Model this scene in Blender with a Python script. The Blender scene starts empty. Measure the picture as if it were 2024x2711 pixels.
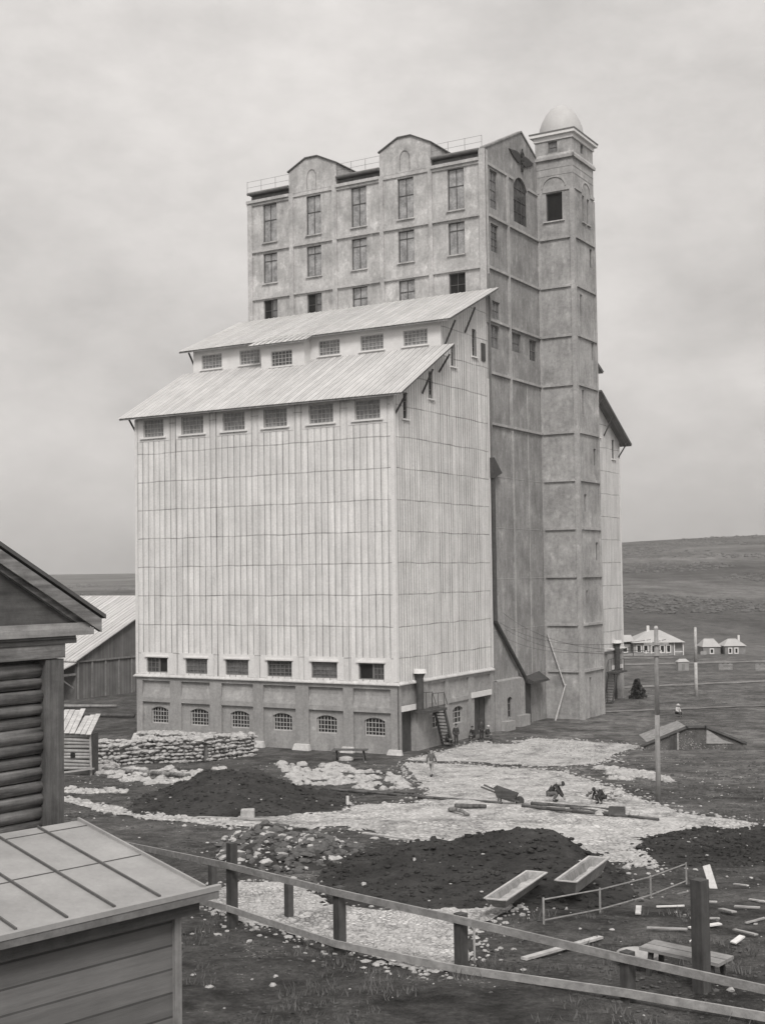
HAZE = .0002
import bpy, bmesh, math, random
import numpy as np
from mathutils import Vector, Matrix, noise as mnoise
random.seed(7)
rng = np.random.default_rng(11)
scene = bpy.context.scene
COL = scene.collection
R = math.radians

# ------------------------------------------------------------------ materials
def tint(v, w=0.02):
    return (v * (1 + w), v, v * (1 - 1.5 * w), 1)

class NT:
    def __init__(self, name):
        m = bpy.data.materials.new(name); m.use_nodes = True
        self.m = m; self.t = m.node_tree; self.b = self.t.nodes['Principled BSDF']
        self.b.inputs['Specular IOR Level'].default_value = 0.25
        self.coord = self.t.nodes.new('ShaderNodeTexCoord').outputs['Object']
    def n(self, typ, **kw):
        nd = self.t.nodes.new(typ)
        for k, v in kw.items():
            if k in nd.inputs.keys(): nd.inputs[k].default_value = v
            else: setattr(nd, k, v)
        return nd
    def link(self, a, b): self.t.links.new(a, b)
    def math(self, op, a, b=None, c=None):
        nd = self.n('ShaderNodeMath', operation=op)
        for i, v in enumerate((a, b, c)):
            if v is None: continue
            if hasattr(v, 'is_linked'): self.link(v, nd.inputs[i])
            else: nd.inputs[i].default_value = v
        return nd.outputs[0]
    def noise(self, scale=1, detail=4, rough=.6, stretch=(1, 1, 1), off=(0, 0, 0), coord=None):
        mp = self.n('ShaderNodeMapping'); mp.inputs['Scale'].default_value = stretch; mp.inputs['Location'].default_value = off
        self.link(coord or self.coord, mp.inputs['Vector'])
        nd = self.n('ShaderNodeTexNoise', Scale=scale, Detail=detail, Roughness=rough)
        self.link(mp.outputs[0], nd.inputs['Vector']); return nd.outputs[0]
    def rng(self, x, a, b, c, d):
        nd = self.n('ShaderNodeMapRange'); self.link(x, nd.inputs[0])
        for i, v in enumerate((a, b, c, d)): nd.inputs[i + 1].default_value = v
        return nd.outputs[0]
    def gray(self, val, w=0.008):
        """scalar value -> warm grey colour into Base Color"""
        nd = self.n('ShaderNodeCombineColor')
        self.link(self.math('MULTIPLY', val, 1 + w), nd.inputs[0]); self.link(val, nd.inputs[1])
        self.link(self.math('MULTIPLY', val, 1 - 1.5 * w), nd.inputs[2])
        self.link(nd.outputs[0], self.b.inputs['Base Color'])
    def bump(self, h, strength=.5, dist=.05):
        nd = self.n('ShaderNodeBump', Strength=strength, Distance=dist)
        self.link(h, nd.inputs['Height']); self.link(nd.outputs[0], self.b.inputs['Normal'])
    def rough(self, v): self.b.inputs['Roughness'].default_value = v
    def spec(self, v): self.b.inputs['Specular IOR Level'].default_value = v

def mat_plain(name, v, var=.25, scale=2., rough=.85, stretch=(1, 1, 1), fine=.15, bump=.0, spec=.25, fs=14.):
    k = NT(name); k.rough(rough); k.spec(spec)
    a = k.noise(scale, 5, .65, stretch); b = k.noise(fs, 3, .7, stretch, (3, 1, 7))
    x = k.math('MULTIPLY', k.rng(a, .25, .75, 1 - var, 1 + var), k.rng(b, .25, .75, 1 - fine, 1 + fine))
    k.gray(k.math('MULTIPLY', x, v))
    if bump: k.bump(k.math('ADD', a, b), bump, .05)
    return k.m

def mat_clad(name, v, axis, sp, streak=.13, joint=2.45):
    """painted sheet cladding: upright seams every sp metres, level joints, run-off stains"""
    k = NT(name); k.rough(.6)
    sx = k.n('ShaderNodeSeparateXYZ'); k.link(k.coord, sx.inputs[0])
    s = sx.outputs[axis]; z = sx.outputs[2]
    wob = k.math('MULTIPLY', k.math('SUBTRACT', k.noise(.9, 2, .5, (1, 1, .05)), .5), .16)
    q = k.math('DIVIDE', k.math('ADD', s, wob), sp); fr = k.math('FRACT', k.math('ADD', q, 100.))
    cell = k.math('FLOOR', q)
    line = k.math('LESS_THAN', fr, .14)
    side = k.rng(fr, .0, .5, 1., 0.)                       # darker on one side of each seam, fading across the sheet
    zr = k.math('DIVIDE', k.math('ADD', z, k.math('MULTIPLY', k.math('SUBTRACT', k.noise(.35, 2, .5), .5), .25)), joint)
    zf = k.math('FRACT', zr); zl = k.math('LESS_THAN', zf, .035)
    wn = k.n('ShaderNodeTexWhiteNoise', noise_dimensions='2D'); cv = k.n('ShaderNodeCombineXYZ')
    k.link(cell, cv.inputs[0]); k.link(k.math('FLOOR', zr), cv.inputs[1]); k.link(cv.outputs[0], wn.inputs['Vector'])
    st = k.noise(2.2, 5, .7, (1, 1, .09)); st2 = k.noise(.35, 5, .7); fn = k.noise(6., 5, .8)
    x = k.rng(st, .3, .7, 1 - streak, 1 + streak * .6)
    x = k.math('MULTIPLY', x, k.rng(st2, .3, .7, .86, 1.08))
    x = k.math('MULTIPLY', x, k.rng(fn, .3, .7, .84, 1.12))
    x = k.math('MULTIPLY', x, k.rng(wn.outputs[0], 0, 1, .93, 1.05))
    x = k.math('MULTIPLY', x, k.math('SUBTRACT', 1., k.math('MULTIPLY', line, k.rng(k.noise(.8, 4, .7, (1.5, 1.5, .25)), .3, .7, .12, .66))))
    x = k.math('MULTIPLY', x, k.math('SUBTRACT', 1., k.math('MULTIPLY', side, .17)))
    x = k.math('MULTIPLY', x, k.math('SUBTRACT', 1., k.math('MULTIPLY', zl, k.rng(k.noise(.6, 3), .3, .7, .2, .6))))
    k.gray(k.math('MULTIPLY', x, v)); k.bump(st, .25, .02)
    return k.m

def mat_stucco(name, v, var=.25, streak=.15, big=.35):
    k = NT(name); k.rough(.9)
    a = k.noise(big, 6, .68); b = k.noise(1.6, 5, .7, (1, 1, .22), (5, 2, 1)); c = k.noise(4., 6, .85); d = k.noise(.9, 5, .62, (1, 1, .8), (11, 4, 3))
    x = k.rng(a, .3, .7, 1 - var, 1 + var)
    x = k.math('MULTIPLY', x, k.rng(b, .3, .7, 1 - streak, 1 + streak))
    x = k.math('MULTIPLY', x, k.rng(c, .3, .7, .72, 1.22))
    x = k.math('MULTIPLY', x, k.math('SUBTRACT', 1., k.math('MULTIPLY', k.rng(d, .56, .68, 0, 1), -.28)))
    k.gray(k.math('MULTIPLY', x, v)); k.bump(c, .25, .03)
    return k.m

def mat_roof(name, v, axis, sp):
    k = NT(name); k.rough(.55); k.spec(.35)
    sx = k.n('ShaderNodeSeparateXYZ'); k.link(k.coord, sx.inputs[0])
    q = k.math('DIVIDE', sx.outputs[axis], sp); fr = k.math('FRACT', k.math('ADD', q, 100.))
    wn = k.n('ShaderNodeTexWhiteNoise', noise_dimensions='1D'); k.link(k.math('FLOOR', q), wn.inputs['W'])
    ln = k.math('LESS_THAN', fr, .2)
    st = k.noise(3., 5, .7, (1, .25, .25) if axis == 0 else (.25, 1, .25)); b = k.noise(.5, 4, .6)
    x = k.math('MULTIPLY', k.rng(st, .3, .7, .86, 1.1), k.rng(b, .3, .7, .92, 1.06))
    x = k.math('MULTIPLY', x, k.rng(wn.outputs[0], 0, 1, .9, 1.06))
    x = k.math('MULTIPLY', x, k.math('SUBTRACT', 1., k.math('MULTIPLY', ln, .42)))
    k.gray(k.math('MULTIPLY', x, v)); k.bump(ln, .3, .03)
    return k.m

def mat_wood(name, v, axis=0, var=.3):
    k = NT(name); k.rough(.85)
    s = [6, 6, 6]; s[axis] = .4
    a = k.noise(1.2, 6, .7, tuple(s)); b = k.noise(2.2, 6, .75)
    x = k.math('MULTIPLY', k.rng(a, .3, .7, 1 - var, 1 + var), k.rng(b, .3, .7, .68, 1.22))
    k.gray(k.math('MULTIPLY', x, v)); k.bump(a, .3, .02)
    return k.m

def mat_planks(name, v, axis, sp, var=.2):
    """boarding: boards side by side along the given axis"""
    k = NT(name); k.rough(.88)
    sx = k.n('ShaderNodeSeparateXYZ'); k.link(k.coord, sx.inputs[0])
    q = k.math('DIVIDE', sx.outputs[axis], sp); fr = k.math('FRACT', k.math('ADD', q, 100.))
    wn = k.n('ShaderNodeTexWhiteNoise', noise_dimensions='1D'); k.link(k.math('FLOOR', q), wn.inputs['W'])
    gap = k.math('LESS_THAN', fr, .09)
    s = [.5, .5, .5]; s[axis] = 7
    a = k.noise(1.1, 6, .7, tuple(s)); b = k.noise(.6, 4, .6)
    x = k.math('MULTIPLY', k.rng(a, .3, .7, 1 - var, 1 + var), k.rng(b, .3, .7, .8, 1.15))
    x = k.math('MULTIPLY', x, k.rng(wn.outputs[0], 0, 1, .82, 1.12))
    x = k.math('MULTIPLY', x, k.math('SUBTRACT', 1., k.math('MULTIPLY', gap, .5)))
    k.gray(k.math('MULTIPLY', x, v)); k.bump(k.math('SUBTRACT', a, gap), .3, .03)
    return k.m

def mat_glass(name, v, spec=.5, rough=.12):
    k = NT(name); k.rough(rough); k.spec(spec)
    a = k.noise(1.4, 3, .6); b = k.noise(6, 3, .6)
    k.gray(k.math('MULTIPLY', k.math('MULTIPLY', k.rng(a, .3, .7, .6, 1.4), k.rng(b, .3, .7, .8, 1.2)), v), .0)
    return k.m

def mat_soil(name, v, speck=.06, speckv=.32, big=.12, rough=.95, lo=.7, hi=1.45):
    k = NT(name); k.rough(rough); k.spec(.1)
    a = k.noise(big, 6, .7); b = k.noise(1.1, 6, .75, off=(4, 9, 2)); c = k.noise(8., 5, .8); d = k.noise(.45, 6, .75, off=(14, 3, 2))
    x = k.rng(a, .3, .7, lo, hi)
    x = k.math('MULTIPLY', x, k.rng(b, .28, .72, .62, 1.4))
    x = k.math('MULTIPLY', x, k.rng(c, .25, .75, .6, 1.45))
    x = k.math('MULTIPLY', x, v)
    vo = k.n('ShaderNodeTexVoronoi', Scale=9.); k.link(k.coord, vo.inputs['Vector'])
    sp = k.math('MULTIPLY', k.math('LESS_THAN', vo.outputs['Distance'], .34), k.math('GREATER_THAN', k.math('ADD', d, k.math('MULTIPLY', c, .25)), 1.0 - speck * 6))
    x = k.math('ADD', k.math('MULTIPLY', x, k.math('SUBTRACT', 1., sp)), k.math('MULTIPLY', sp, speckv))
    k.gray(x, .012); k.bump(k.math('ADD', b, k.math('MULTIPLY', c, .5)), .8, .12)
    return k.m

def mat_cobble(name, v, size=.3):
    k = NT(name); k.rough(.9); k.spec(.15)
    mp = k.n('ShaderNodeMapping'); k.link(k.coord, mp.inputs[0]); mp.inputs['Scale'].default_value = (1, 1, .3)
    vo = k.n('ShaderNodeTexVoronoi', Scale=1 / size); k.link(mp.outputs[0], vo.inputs['Vector'])
    v2 = k.n('ShaderNodeTexVoronoi', Scale=1 / size, feature='DISTANCE_TO_EDGE'); k.link(mp.outputs[0], v2.inputs['Vector'])
    sc = k.n('ShaderNodeSeparateColor'); k.link(vo.outputs['Color'], sc.inputs[0])
    a = k.noise(.35, 6, .7); b = k.noise(2.5, 5, .7, off=(2, 7, 1)); c = k.noise(14, 3, .7)
    dust = k.rng(k.noise(.5, 5, .7, (1, .7, 1), (9, 1, 1)), .4, .6, .15, .95)
    x = k.math('MULTIPLY', k.rng(sc.outputs[0], 0, 1, .55, 1.15), k.rng(v2.outputs['Distance'], 0, .14, .35, 1.))
    x = k.math('ADD', k.math('MULTIPLY', x, dust), k.math('MULTIPLY', k.math('SUBTRACT', 1., dust), k.rng(k.noise(7., 5, .8, (1, .6, 1)), .3, .7, .55, .95)))
    x = k.math('MULTIPLY', x, k.rng(a, .3, .7, .82, 1.08)); x = k.math('MULTIPLY', x, k.rng(b, .3, .7, .78, 1.12))
    x = k.math('MULTIPLY', x, k.rng(c, .3, .7, .9, 1.08))
    mud = k.noise(.55, 7, .75, (1, .55, 1), (21, 5, 2)); fine = k.noise(3.2, 5, .75, (1, .6, 1), (2, 15, 2))
    x = k.math('MULTIPLY', x, k.rng(k.math('ADD', k.math('MULTIPLY', mud, .7), k.math('MULTIPLY', fine, .3)), .38, .52, .42, 1.))
    k.gray(k.math('MULTIPLY', x, v)); k.bump(k.math('ADD', k.rng(v2.outputs['Distance'], 0, .2, 0, 1), b), .7, .06)
    return k.m

M = {}
M['clad_front'] = mat_clad('white sheet cladding front', .73, 0, .615, .17)
M['clad_side'] = mat_clad('white sheet cladding side', .68, 1, .40, .17)
M['trim'] = mat_plain('white painted trim', .68, .12, 1., .6)
M['whiteboard'] = mat_plain('whitewashed boarding', .66, .10, 1.2, .7)
M['brick'] = mat_stucco('grey brick plinth', .31, .15, .12)
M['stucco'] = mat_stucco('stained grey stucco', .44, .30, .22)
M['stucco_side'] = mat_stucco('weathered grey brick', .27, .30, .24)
M['stucco_tower'] = mat_stucco('stained tower stucco', .34, .32, .2)
M['footing'] = mat_stucco('pale concrete footing', .50, .15, .1)
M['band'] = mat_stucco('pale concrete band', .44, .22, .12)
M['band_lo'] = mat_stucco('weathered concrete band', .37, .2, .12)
M['roof_x'] = mat_roof('pale sheet roofing', .55, 0, .6)
M['roof_y'] = mat_roof('pale sheet roofing seams', .53, 1, .42)
M['roof_dark'] = mat_plain('tarred roofing', .10, .3, 1.)
M['soffit'] = mat_planks('soffit boards', .22, 0, .25)
M['iron'] = mat_plain('dark iron', .065, .35, 3., .6)
M['iron_grey'] = mat_plain('grey iron', .16, .3, 3., .6)
M['glass'] = mat_glass('dusty window glass', .14)
M['glass_pale'] = mat_glass('whitened window glass', .20)
M['glass_brick'] = mat_glass('sky-toned window glass', .30)  # the sky's reflection is put into the pale pane colour
M['glass_mid'] = mat_glass('window glass', .07)
M['glass_dark'] = mat_glass('dark window glass', .022, .4)
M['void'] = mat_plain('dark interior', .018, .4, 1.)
M['muntin'] = mat_plain('pale glazing bars', .42, .15, 3.)
M['muntin_grey'] = mat_plain('grey glazing bars', .17, .2, 3.)
M['muntin_dark'] = mat_plain('dark glazing bars', .09, .25, 3.)
M['emblem'] = mat_plain('dark cast emblem', .055, .35, 4., .6)
M['dome'] = mat_plain('pale sheet dome', .45, .06, 1., .5)
M['timber'] = mat_wood('grey timber', .26, 2)
M['timber_x'] = mat_wood('grey timber lengthwise', .27, 0)
M['timber_pale'] = mat_wood('pale new timber', .46, 0, .18)
M['timber_dark'] = mat_wood('dark timber', .075, 2, .35)
M['timber_dark_x'] = mat_wood('dark timber lengthwise', .10, 0, .35)
M['log'] = mat_wood('weathered round logs', .19, 0, .75)
M['board'] = mat_wood('weathered board', .33, 0, .25)
M['shedwall'] = mat_planks('upright boarding', .19, 1, .5, .15)
M['shedgable'] = mat_planks('gable boarding', .19, 1, .3, .12)
M['tin'] = mat_plain('dull tin sheet', .30, .24, .9, .55, fine=.08, spec=.4)
M['tinseam'] = mat_plain('tin seam', .10, .2, 3., .6)
M['casing'] = mat_wood('dark corner boarding', .12, 2, .5)
M['shedplank'] = mat_planks('dark shed boarding', .165, 2, .32, .2)
M['soil'] = mat_soil('dark trampled soil', .105, .058, .33)
M['mound'] = mat_soil('dark spoil', .042, .03, .22, .4, lo=.65, hi=1.4)
M['cobble'] = mat_cobble('pale limestone cobbles', .74, .21)
M['gravel'] = mat_cobble('pale broken stone', .76, .12)
M['stone'] = mat_plain('pale limestone', .38, .38, 2.2, .9, fine=.25, bump=.4)
M['clod'] = mat_plain('mud clods', .075, .5, 1.2)
M['rubble'] = mat_plain('dark rubble', .10, .45, 2.)
M['stone_gap'] = mat_plain('stone stack core', .22, .3, 2.)
M['house'] = mat_plain('pale house wall', .30, .2, 1.)
M['housewood'] = mat_plain('house boarding', .22, .25, 1.)
M['houseroof'] = mat_plain('pale tin house roof', .40, .12, .4)
M['track'] = mat_soil('pale dusty track', .17, .02, .3, .3)
M['weed'] = mat_plain('dry weeds', .11, .4, 1.5)
M['leaf'] = mat_plain('dark leaves', .055, .4, 1.5)
M['skin'] = mat_plain('skin', .33, .1, 8.)
M['cloth_dark'] = mat_plain('dark cloth', .045, .3, 6.)
M['cloth_mid'] = mat_plain('grey cloth', .13, .3, 6.)
M['cloth_pale'] = mat_plain('pale cloth', .55, .12, 6.)
M['white'] = mat_plain('limewash', .66, .12, 2.)

# ------------------------------------------------------------------ mesh helpers
class MB:
    def __init__(self): self.v = []; self.f = []
    def quad(self, *p):
        i = len(self.v); self.v += [tuple(q) for q in p]; self.f.append(tuple(range(i, i + len(p))))
    poly = quad
    def hexa(self, p):          # 8 points: bottom ring 0-3, top ring 4-7
        i = len(self.v); self.v += [tuple(q) for q in p]
        for f in ((3, 2, 1, 0), (4, 5, 6, 7), (0, 1, 5, 4), (1, 2, 6, 5), (2, 3, 7, 6), (3, 0, 4, 7)): self.f.append(tuple(i + k for k in f))
    def box(self, x0, x1, y0, y1, z0, z1):
        self.hexa([(x0, y0, z0), (x1, y0, z0), (x1, y1, z0), (x0, y1, z0), (x0, y0, z1), (x1, y0, z1), (x1, y1, z1), (x0, y1, z1)])
    def fbox(self, f, s0, s1, z0, z1, n0, n1):
        self.hexa([f(s0, z0, n0), f(s1, z0, n0), f(s1, z0, n1), f(s0, z0, n1), f(s0, z1, n0), f(s1, z1, n0), f(s1, z1, n1), f(s0, z1, n1)])
    def prism(self, pts, f, n0, n1):      # 2-D outline pushed along f's third argument
        k = len(pts); i = len(self.v)
        self.v += [f(a, b, n0) for a, b in pts] + [f(a, b, n1) for a, b in pts]
        self.f.append(tuple(range(i, i + k))); self.f.append(tuple(reversed(range(i + k, i + 2 * k))))
        for j in range(k): self.f.append((i + j, i + (j + 1) % k, i + k + (j + 1) % k, i + k + j))
    def tube(self, p0, p1, r0, r1=None, n=8, cap=True):
        r1 = r0 if r1 is None else r1
        p0 = Vector(p0); p1 = Vector(p1); d = (p1 - p0).normalized()
        a = d.orthogonal().normalized(); b = d.cross(a); i = len(self.v)
        for p, r in ((p0, r0), (p1, r1)):
            for k in range(n):
                t = 2 * math.pi * k / n; self.v.append(tuple(p + a * r * math.cos(t) + b * r * math.sin(t)))
        for k in range(n): self.f.append((i + k, i + (k + 1) % n, i + n + (k + 1) % n, i + n + k))
        if cap: self.f.append(tuple(reversed(range(i, i + n)))); self.f.append(tuple(range(i + n, i + 2 * n)))
    def path(self, pts, r, n=8):
        for a, b in zip(pts[:-1], pts[1:]): self.tube(a, b, r, r, n)
    def beam(self, p0, p1, w, h, up=(0, 0, 1)):    # square-section beam between two points
        p0 = Vector(p0); p1 = Vector(p1); d = (p1 - p0).normalized(); u = Vector(up)
        s = d.cross(u)
        if s.length < 1e-4: s = d.cross(Vector((0, 1, 0)))
        s.normalize(); u = s.cross(d).normalized()
        P = []
        for p in (p0, p1): P += [p - s * w / 2 - u * h / 2, p + s * w / 2 - u * h / 2, p + s * w / 2 + u * h / 2, p - s * w / 2 + u * h / 2]
        self.hexa(P)
    def lathe(self, c, prof, n=16):
        i = len(self.v)
        for r, z in prof:
            for k in range(n):
                t = 2 * math.pi * k / n; self.v.append((c[0] + r * math.cos(t), c[1] + r * math.sin(t), c[2] + z))
        for j in range(len(prof) - 1):
            for k in range(n): self.f.append((i + j * n + k, i + j * n + (k + 1) % n, i + (j + 1) * n + (k + 1) % n, i + (j + 1) * n + k))
    def build(self, name, mat, parent=None, smooth=False, loc=None):
        me = bpy.data.meshes.new(name); me.from_pydata(self.v, [], self.f); me.update()
        me.materials.append(mat if not isinstance(mat, str) else M[mat])
        if smooth:
            for p in me.polygons: p.use_smooth = True
        o = bpy.data.objects.new(name, me); COL.objects.link(o)
        if parent is not None: o.parent = parent
        if loc is not None: o.location = loc
        return o

def tag(o, label=None, cat=None, group=None, kind=None):
    if label: o['label'] = label
    if cat: o['category'] = cat
    if group: o['group'] = group
    if kind: o['kind'] = kind
    return o
def thing(name, label, cat, loc=(0, 0, 0), rz=0., group=None):
    o = bpy.data.objects.new(name, None); COL.objects.link(o); o.empty_display_size = .3
    o.location = loc; o.rotation_euler = (0, 0, rz)
    return tag(o, label, cat, group)
def copy_tree(o, parent=None):
    c = o.copy(); COL.objects.link(c); c.parent = parent
    for ch in o.children: copy_tree(ch, c)
    return c

ROCKV = None
def rocks(mb, pts, smin, smax, flat=.7, seed=0):
    """many small angular stones collected into one mesh"""
    rr = random.Random(seed)
    t = (1 + 5 ** .5) / 2
    base = [Vector(p).normalized() for p in [(-1, t, 0), (1, t, 0), (-1, -t, 0), (1, -t, 0), (0, -1, t), (0, 1, t), (0, -1, -t), (0, 1, -t), (t, 0, -1), (t, 0, 1), (-t, 0, -1), (-t, 0, 1)]]
    F = [(0, 11, 5), (0, 5, 1), (0, 1, 7), (0, 7, 10), (0, 10, 11), (1, 5, 9), (5, 11, 4), (11, 10, 2), (10, 7, 6), (7, 1, 8), (3, 9, 4), (3, 4, 2), (3, 2, 6), (3, 6, 8), (3, 8, 9), (4, 9, 5), (2, 4, 11), (6, 2, 10), (8, 6, 7), (9, 8, 1)]
    for p in pts:
        s = smin + (smax - smin) * rr.random() ** 2.2; a = rr.random() * 6.28; ca, sa = math.cos(a), math.sin(a)
        ex, ey, ez = s * rr.uniform(.7, 1.35), s * rr.uniform(.6, 1.1), s * flat * rr.uniform(.6, 1.1); i = len(mb.v)
        for b in base:
            j = rr.uniform(.78, 1.2); x, y, z = b.x * ex * j, b.y * ey * j, b.z * ez * j
            mb.v.append((p[0] + x * ca - y * sa, p[1] + x * sa + y * ca, p[2] + z))
        mb.f += [tuple(i + k for k in f) for f in F]

# ------------------------------------------------------------------ terrain
KY = [-60, 0, 20, 27, 40, 60, 80, 92, 100, 130, 9000]; KZ = [8.6, 7.8, 6.9, 6.2, 5.0, 3.3, 1.5, .35, 0, 0, 0]
def base_h(x, y):
    return sum(np.interp(y + o, KY, KZ) for o in (-6, -4, -2, 0, 2, 4, 6)) / 7
def hgt(x, y):
    z = base_h(x, y)
    amp = .11 if y < 90 else (.03 if y < 160 else 0.)
    if amp: z += amp * (mnoise.noise((x * .45, y * .45, 3.1)) + .7 * mnoise.noise((x * 1.1, y * 1.1, 8.2)))
    if y > 240:
        az = x / y
        rg = np.interp(az, [-.12, .04], [4600., 1500.]); tn = np.interp(az, [-.6, -.28, -.2, .0, .18, .23, .27, .5, .9], [.003, .0022, .0022, .012, .0212, .0232, .0250, .029, .026])
        top = 14 + tn * rg
        t = min(1., max(0., (y - 240) / (rg - 240.))); z += top * (t ** 1.25) + 2.0 * t * mnoise.noise((x * .004, y * .006, 1.))
        if y > rg: z -= (y - rg) * .02
    return z
def on(x, y, dz=0.): return (x, y, float(hgt(x, y)) + dz)

xs = np.concatenate([-np.geomspace(5000, 43, 34), np.arange(-42, 42.01, .5), np.geomspace(43, 5000, 34)])
ys = np.concatenate([np.arange(-60, 12, 4.), np.arange(12, 116, .5), np.geomspace(116, 5000, 70)])
ZG = np.array([[hgt(x, y) for x in xs] for y in ys])
nx, ny = len(xs), len(ys)
gm = MB()
gm.v = [(float(xs[i]), float(ys[j]), float(ZG[j, i])) for j in range(ny) for i in range(nx)]
gm.f = [(j * nx + i, j * nx + i + 1, (j + 1) * nx + i + 1, (j + 1) * nx + i) for j in range(ny - 1) for i in range(nx - 1)]
def mat_ground():
    k = NT('ground'); k.rough(.95); k.spec(.08)
    sx = k.n('ShaderNodeSeparateXYZ'); k.link(k.coord, sx.inputs[0])
    # near: dark trampled soil with pale chips
    a = k.noise(.12, 6, .7); b = k.noise(1.1, 6, .75, off=(4, 9, 2)); c = k.noise(8., 5, .8); d = k.noise(.4, 6, .75, off=(14, 3, 2))
    x = k.math('MULTIPLY', k.rng(a, .3, .7, .62, 1.5), k.rng(b, .28, .72, .45, 1.6))
    x = k.math('MULTIPLY', x, k.rng(c, .25, .75, .5, 1.6)); x = k.math('MULTIPLY', x, k.rng(d, .34, .66, .55, 1.55)); x = k.math('MULTIPLY', x, k.math('MULTIPLY', k.math('ADD', 1., k.math('MULTIPLY', k.rng(sx.outputs[0], -4, 14, 0., .45), k.rng(sx.outputs[1], 50, 72, 0., 1.))), .085))
    vo = k.n('ShaderNodeTexVoronoi', Scale=9.); k.link(k.coord, vo.inputs['Vector'])
    sp = k.math('MULTIPLY', k.math('LESS_THAN', vo.outputs['Distance'], .3), k.math('GREATER_THAN', k.math('ADD', d, k.math('MULTIPLY', c, .3)), .76))
    x = k.math('ADD', k.math('MULTIPLY', x, k.math('SUBTRACT', 1., sp)), k.math('MULTIPLY', sp, .34))
    # far: fields and steppe in level bands
    e = k.noise(.014, 7, .75, (1, .3, 1)); f = k.noise(.09, 7, .8, (1, .35, 1), (3, 3, 3)); g = k.noise(.004, 4, .65, (.35, .8, 1), (7, 1, 1))
    y = k.math('MULTIPLY', k.rng(e, .3, .7, .5, 1.5), k.rng(f, .3, .7, .5, 1.5)); y = k.math('MULTIPLY', y, k.rng(g, .38, .62, .55, 1.6))
    h2 = k.noise(.6, 6, .8, (1, .5, 1), (3, 8, 3)); y = k.math('MULTIPLY', y, k.rng(h2, .3, .7, .7, 1.3))
    y = k.math('MULTIPLY', y, .10)
    far = k.rng(sx.outputs[1], 112, 300, 0, 1)
    k.gray(k.math('ADD', k.math('MULTIPLY', x, k.math('SUBTRACT', 1., far)), k.math('MULTIPLY', y, far)), .012)
    k.bump(k.math('ADD', b, k.math('MULTIPLY', c, .6)), 1., .22)
    return k.m
tag(gm.build('ground', mat_ground(), smooth=True), kind='structure')

def sdf(poly, X, Y):
    """signed distance, positive inside, for numpy arrays"""
    P = np.array(poly, float); D = np.full(X.shape, 1e9); ins = np.zeros(X.shape, bool)
    for k in range(len(P)):
        a = P[k]; b = P[(k + 1) % len(P)]; e = b - a; L = max(e @ e, 1e-9)
        t = np.clip(((X - a[0]) * e[0] + (Y - a[1]) * e[1]) / L, 0, 1)
        D = np.minimum(D, np.hypot(X - a[0] - t * e[0], Y - a[1] - t * e[1]))
        cond = ((a[1] > Y) != (b[1] > Y)); dy = e[1] if abs(e[1]) > 1e-9 else 1e-9
        ins ^= cond & (X < e[0] * (Y - a[1]) / dy + a[0])
    return np.where(ins, D, -D)
fi = np.where((xs >= -42) & (xs <= 42))[0]; fj = np.where((ys >= 12) & (ys <= 116))[0]
fx = xs[fi]; fy = ys[fj]; FZ = ZG[np.ix_(fj, fi)]; FX, FY = np.meshgrid(fx, fy)
NZ = np.array([[mnoise.noise((x * .8, y * .8, 5.5)) * .45 + mnoise.noise((x * 1.9, y * 1.9, 1.5)) * .3 for x in fx] for y in fy])
def drape(polys, dz, amp):
    """surface lying on the terrain inside ragged outlines, cut cleanly along the outline"""
    S = np.max([sdf(p, FX, FY) for p in polys], axis=0) + NZ * amp
    mb = MB(); ids = {}
    def vid(key, p):
        if key not in ids: ids[key] = len(mb.v); mb.v.append(p)
        return ids[key]
    for j in range(len(fy) - 1):
        for i in range(len(fx) - 1):
            cs = [(j, i), (j, i + 1), (j + 1, i + 1), (j + 1, i)]
            if max(S[c] for c in cs) <= 0: continue
            out = []
            for a, b in zip(cs, cs[1:] + cs[:1]):
                pa = (fx[a[1]], fy[a[0]], FZ[a] + dz); pb = (fx[b[1]], fy[b[0]], FZ[b] + dz)
                if S[a] > 0: out.append(vid(a, pa))
                if (S[a] > 0) != (S[b] > 0):
                    t = S[a] / (S[a] - S[b]); key = (min(a, b), max(a, b))
                    out.append(vid(key, tuple(pa[q] + (pb[q] - pa[q]) * t for q in range(3))))
            if len(out) >= 3: mb.f.append(tuple(out))
    return mb
# ------------------------------------------------------------------ paving and loose stone
PA = [(0.5, 95.1), (3.4, 101.4), (6.7, 107.1), (7.4, 105.5), (9.5, 104.8), (11.1, 108.7), (14.7, 106.7), (19.2, 103.1), (16.2, 97.7), (14.2, 91.3), (12.5, 88.5), (10.7, 86.9), (8.2, 89.5), (5.3, 93.2), (2.0, 94.4)]
PBC = [(0.4, 93.2), (5.1, 90.4), (7.9, 85.8), (10.2, 83.4), (10.5, 77.3), (11.0, 70.7), (11.3, 65.8), (11.3, 61.0), (11.6, 59.7), (11.6, 54.4), (12.6, 52.3), (13.6, 51.0), (12.7, 47.8), (12.2, 49.0), (11.2, 47.9), (11.0, 49.7), (10.5, 48.0), (9.7, 47.6), (9.2, 46.3), (8.7, 45.5), (7.6, 43.2), (7.1, 42.7), (7.1, 40.0), (7.5, 38.6), (7.4, 38.2), (7.0, 39.4), (6.4, 40.2), (2.5, 41.9), (0.5, 45.3), (-0.7, 48.3), (-1.6, 50.2), (-2.2, 51.5), (-3.3, 51.3), (-3.5, 49.9), (-4.6, 52.0), (-6.2, 51.7), (-7.7, 52.9), (-8.1, 53.5), (-7.8, 53.9), (-5.3, 56.5), (-3.1, 58.9), (-1.5, 61.1), (0.7, 60.4), (1.6, 66.7), (1.1, 75.1)]
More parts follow.
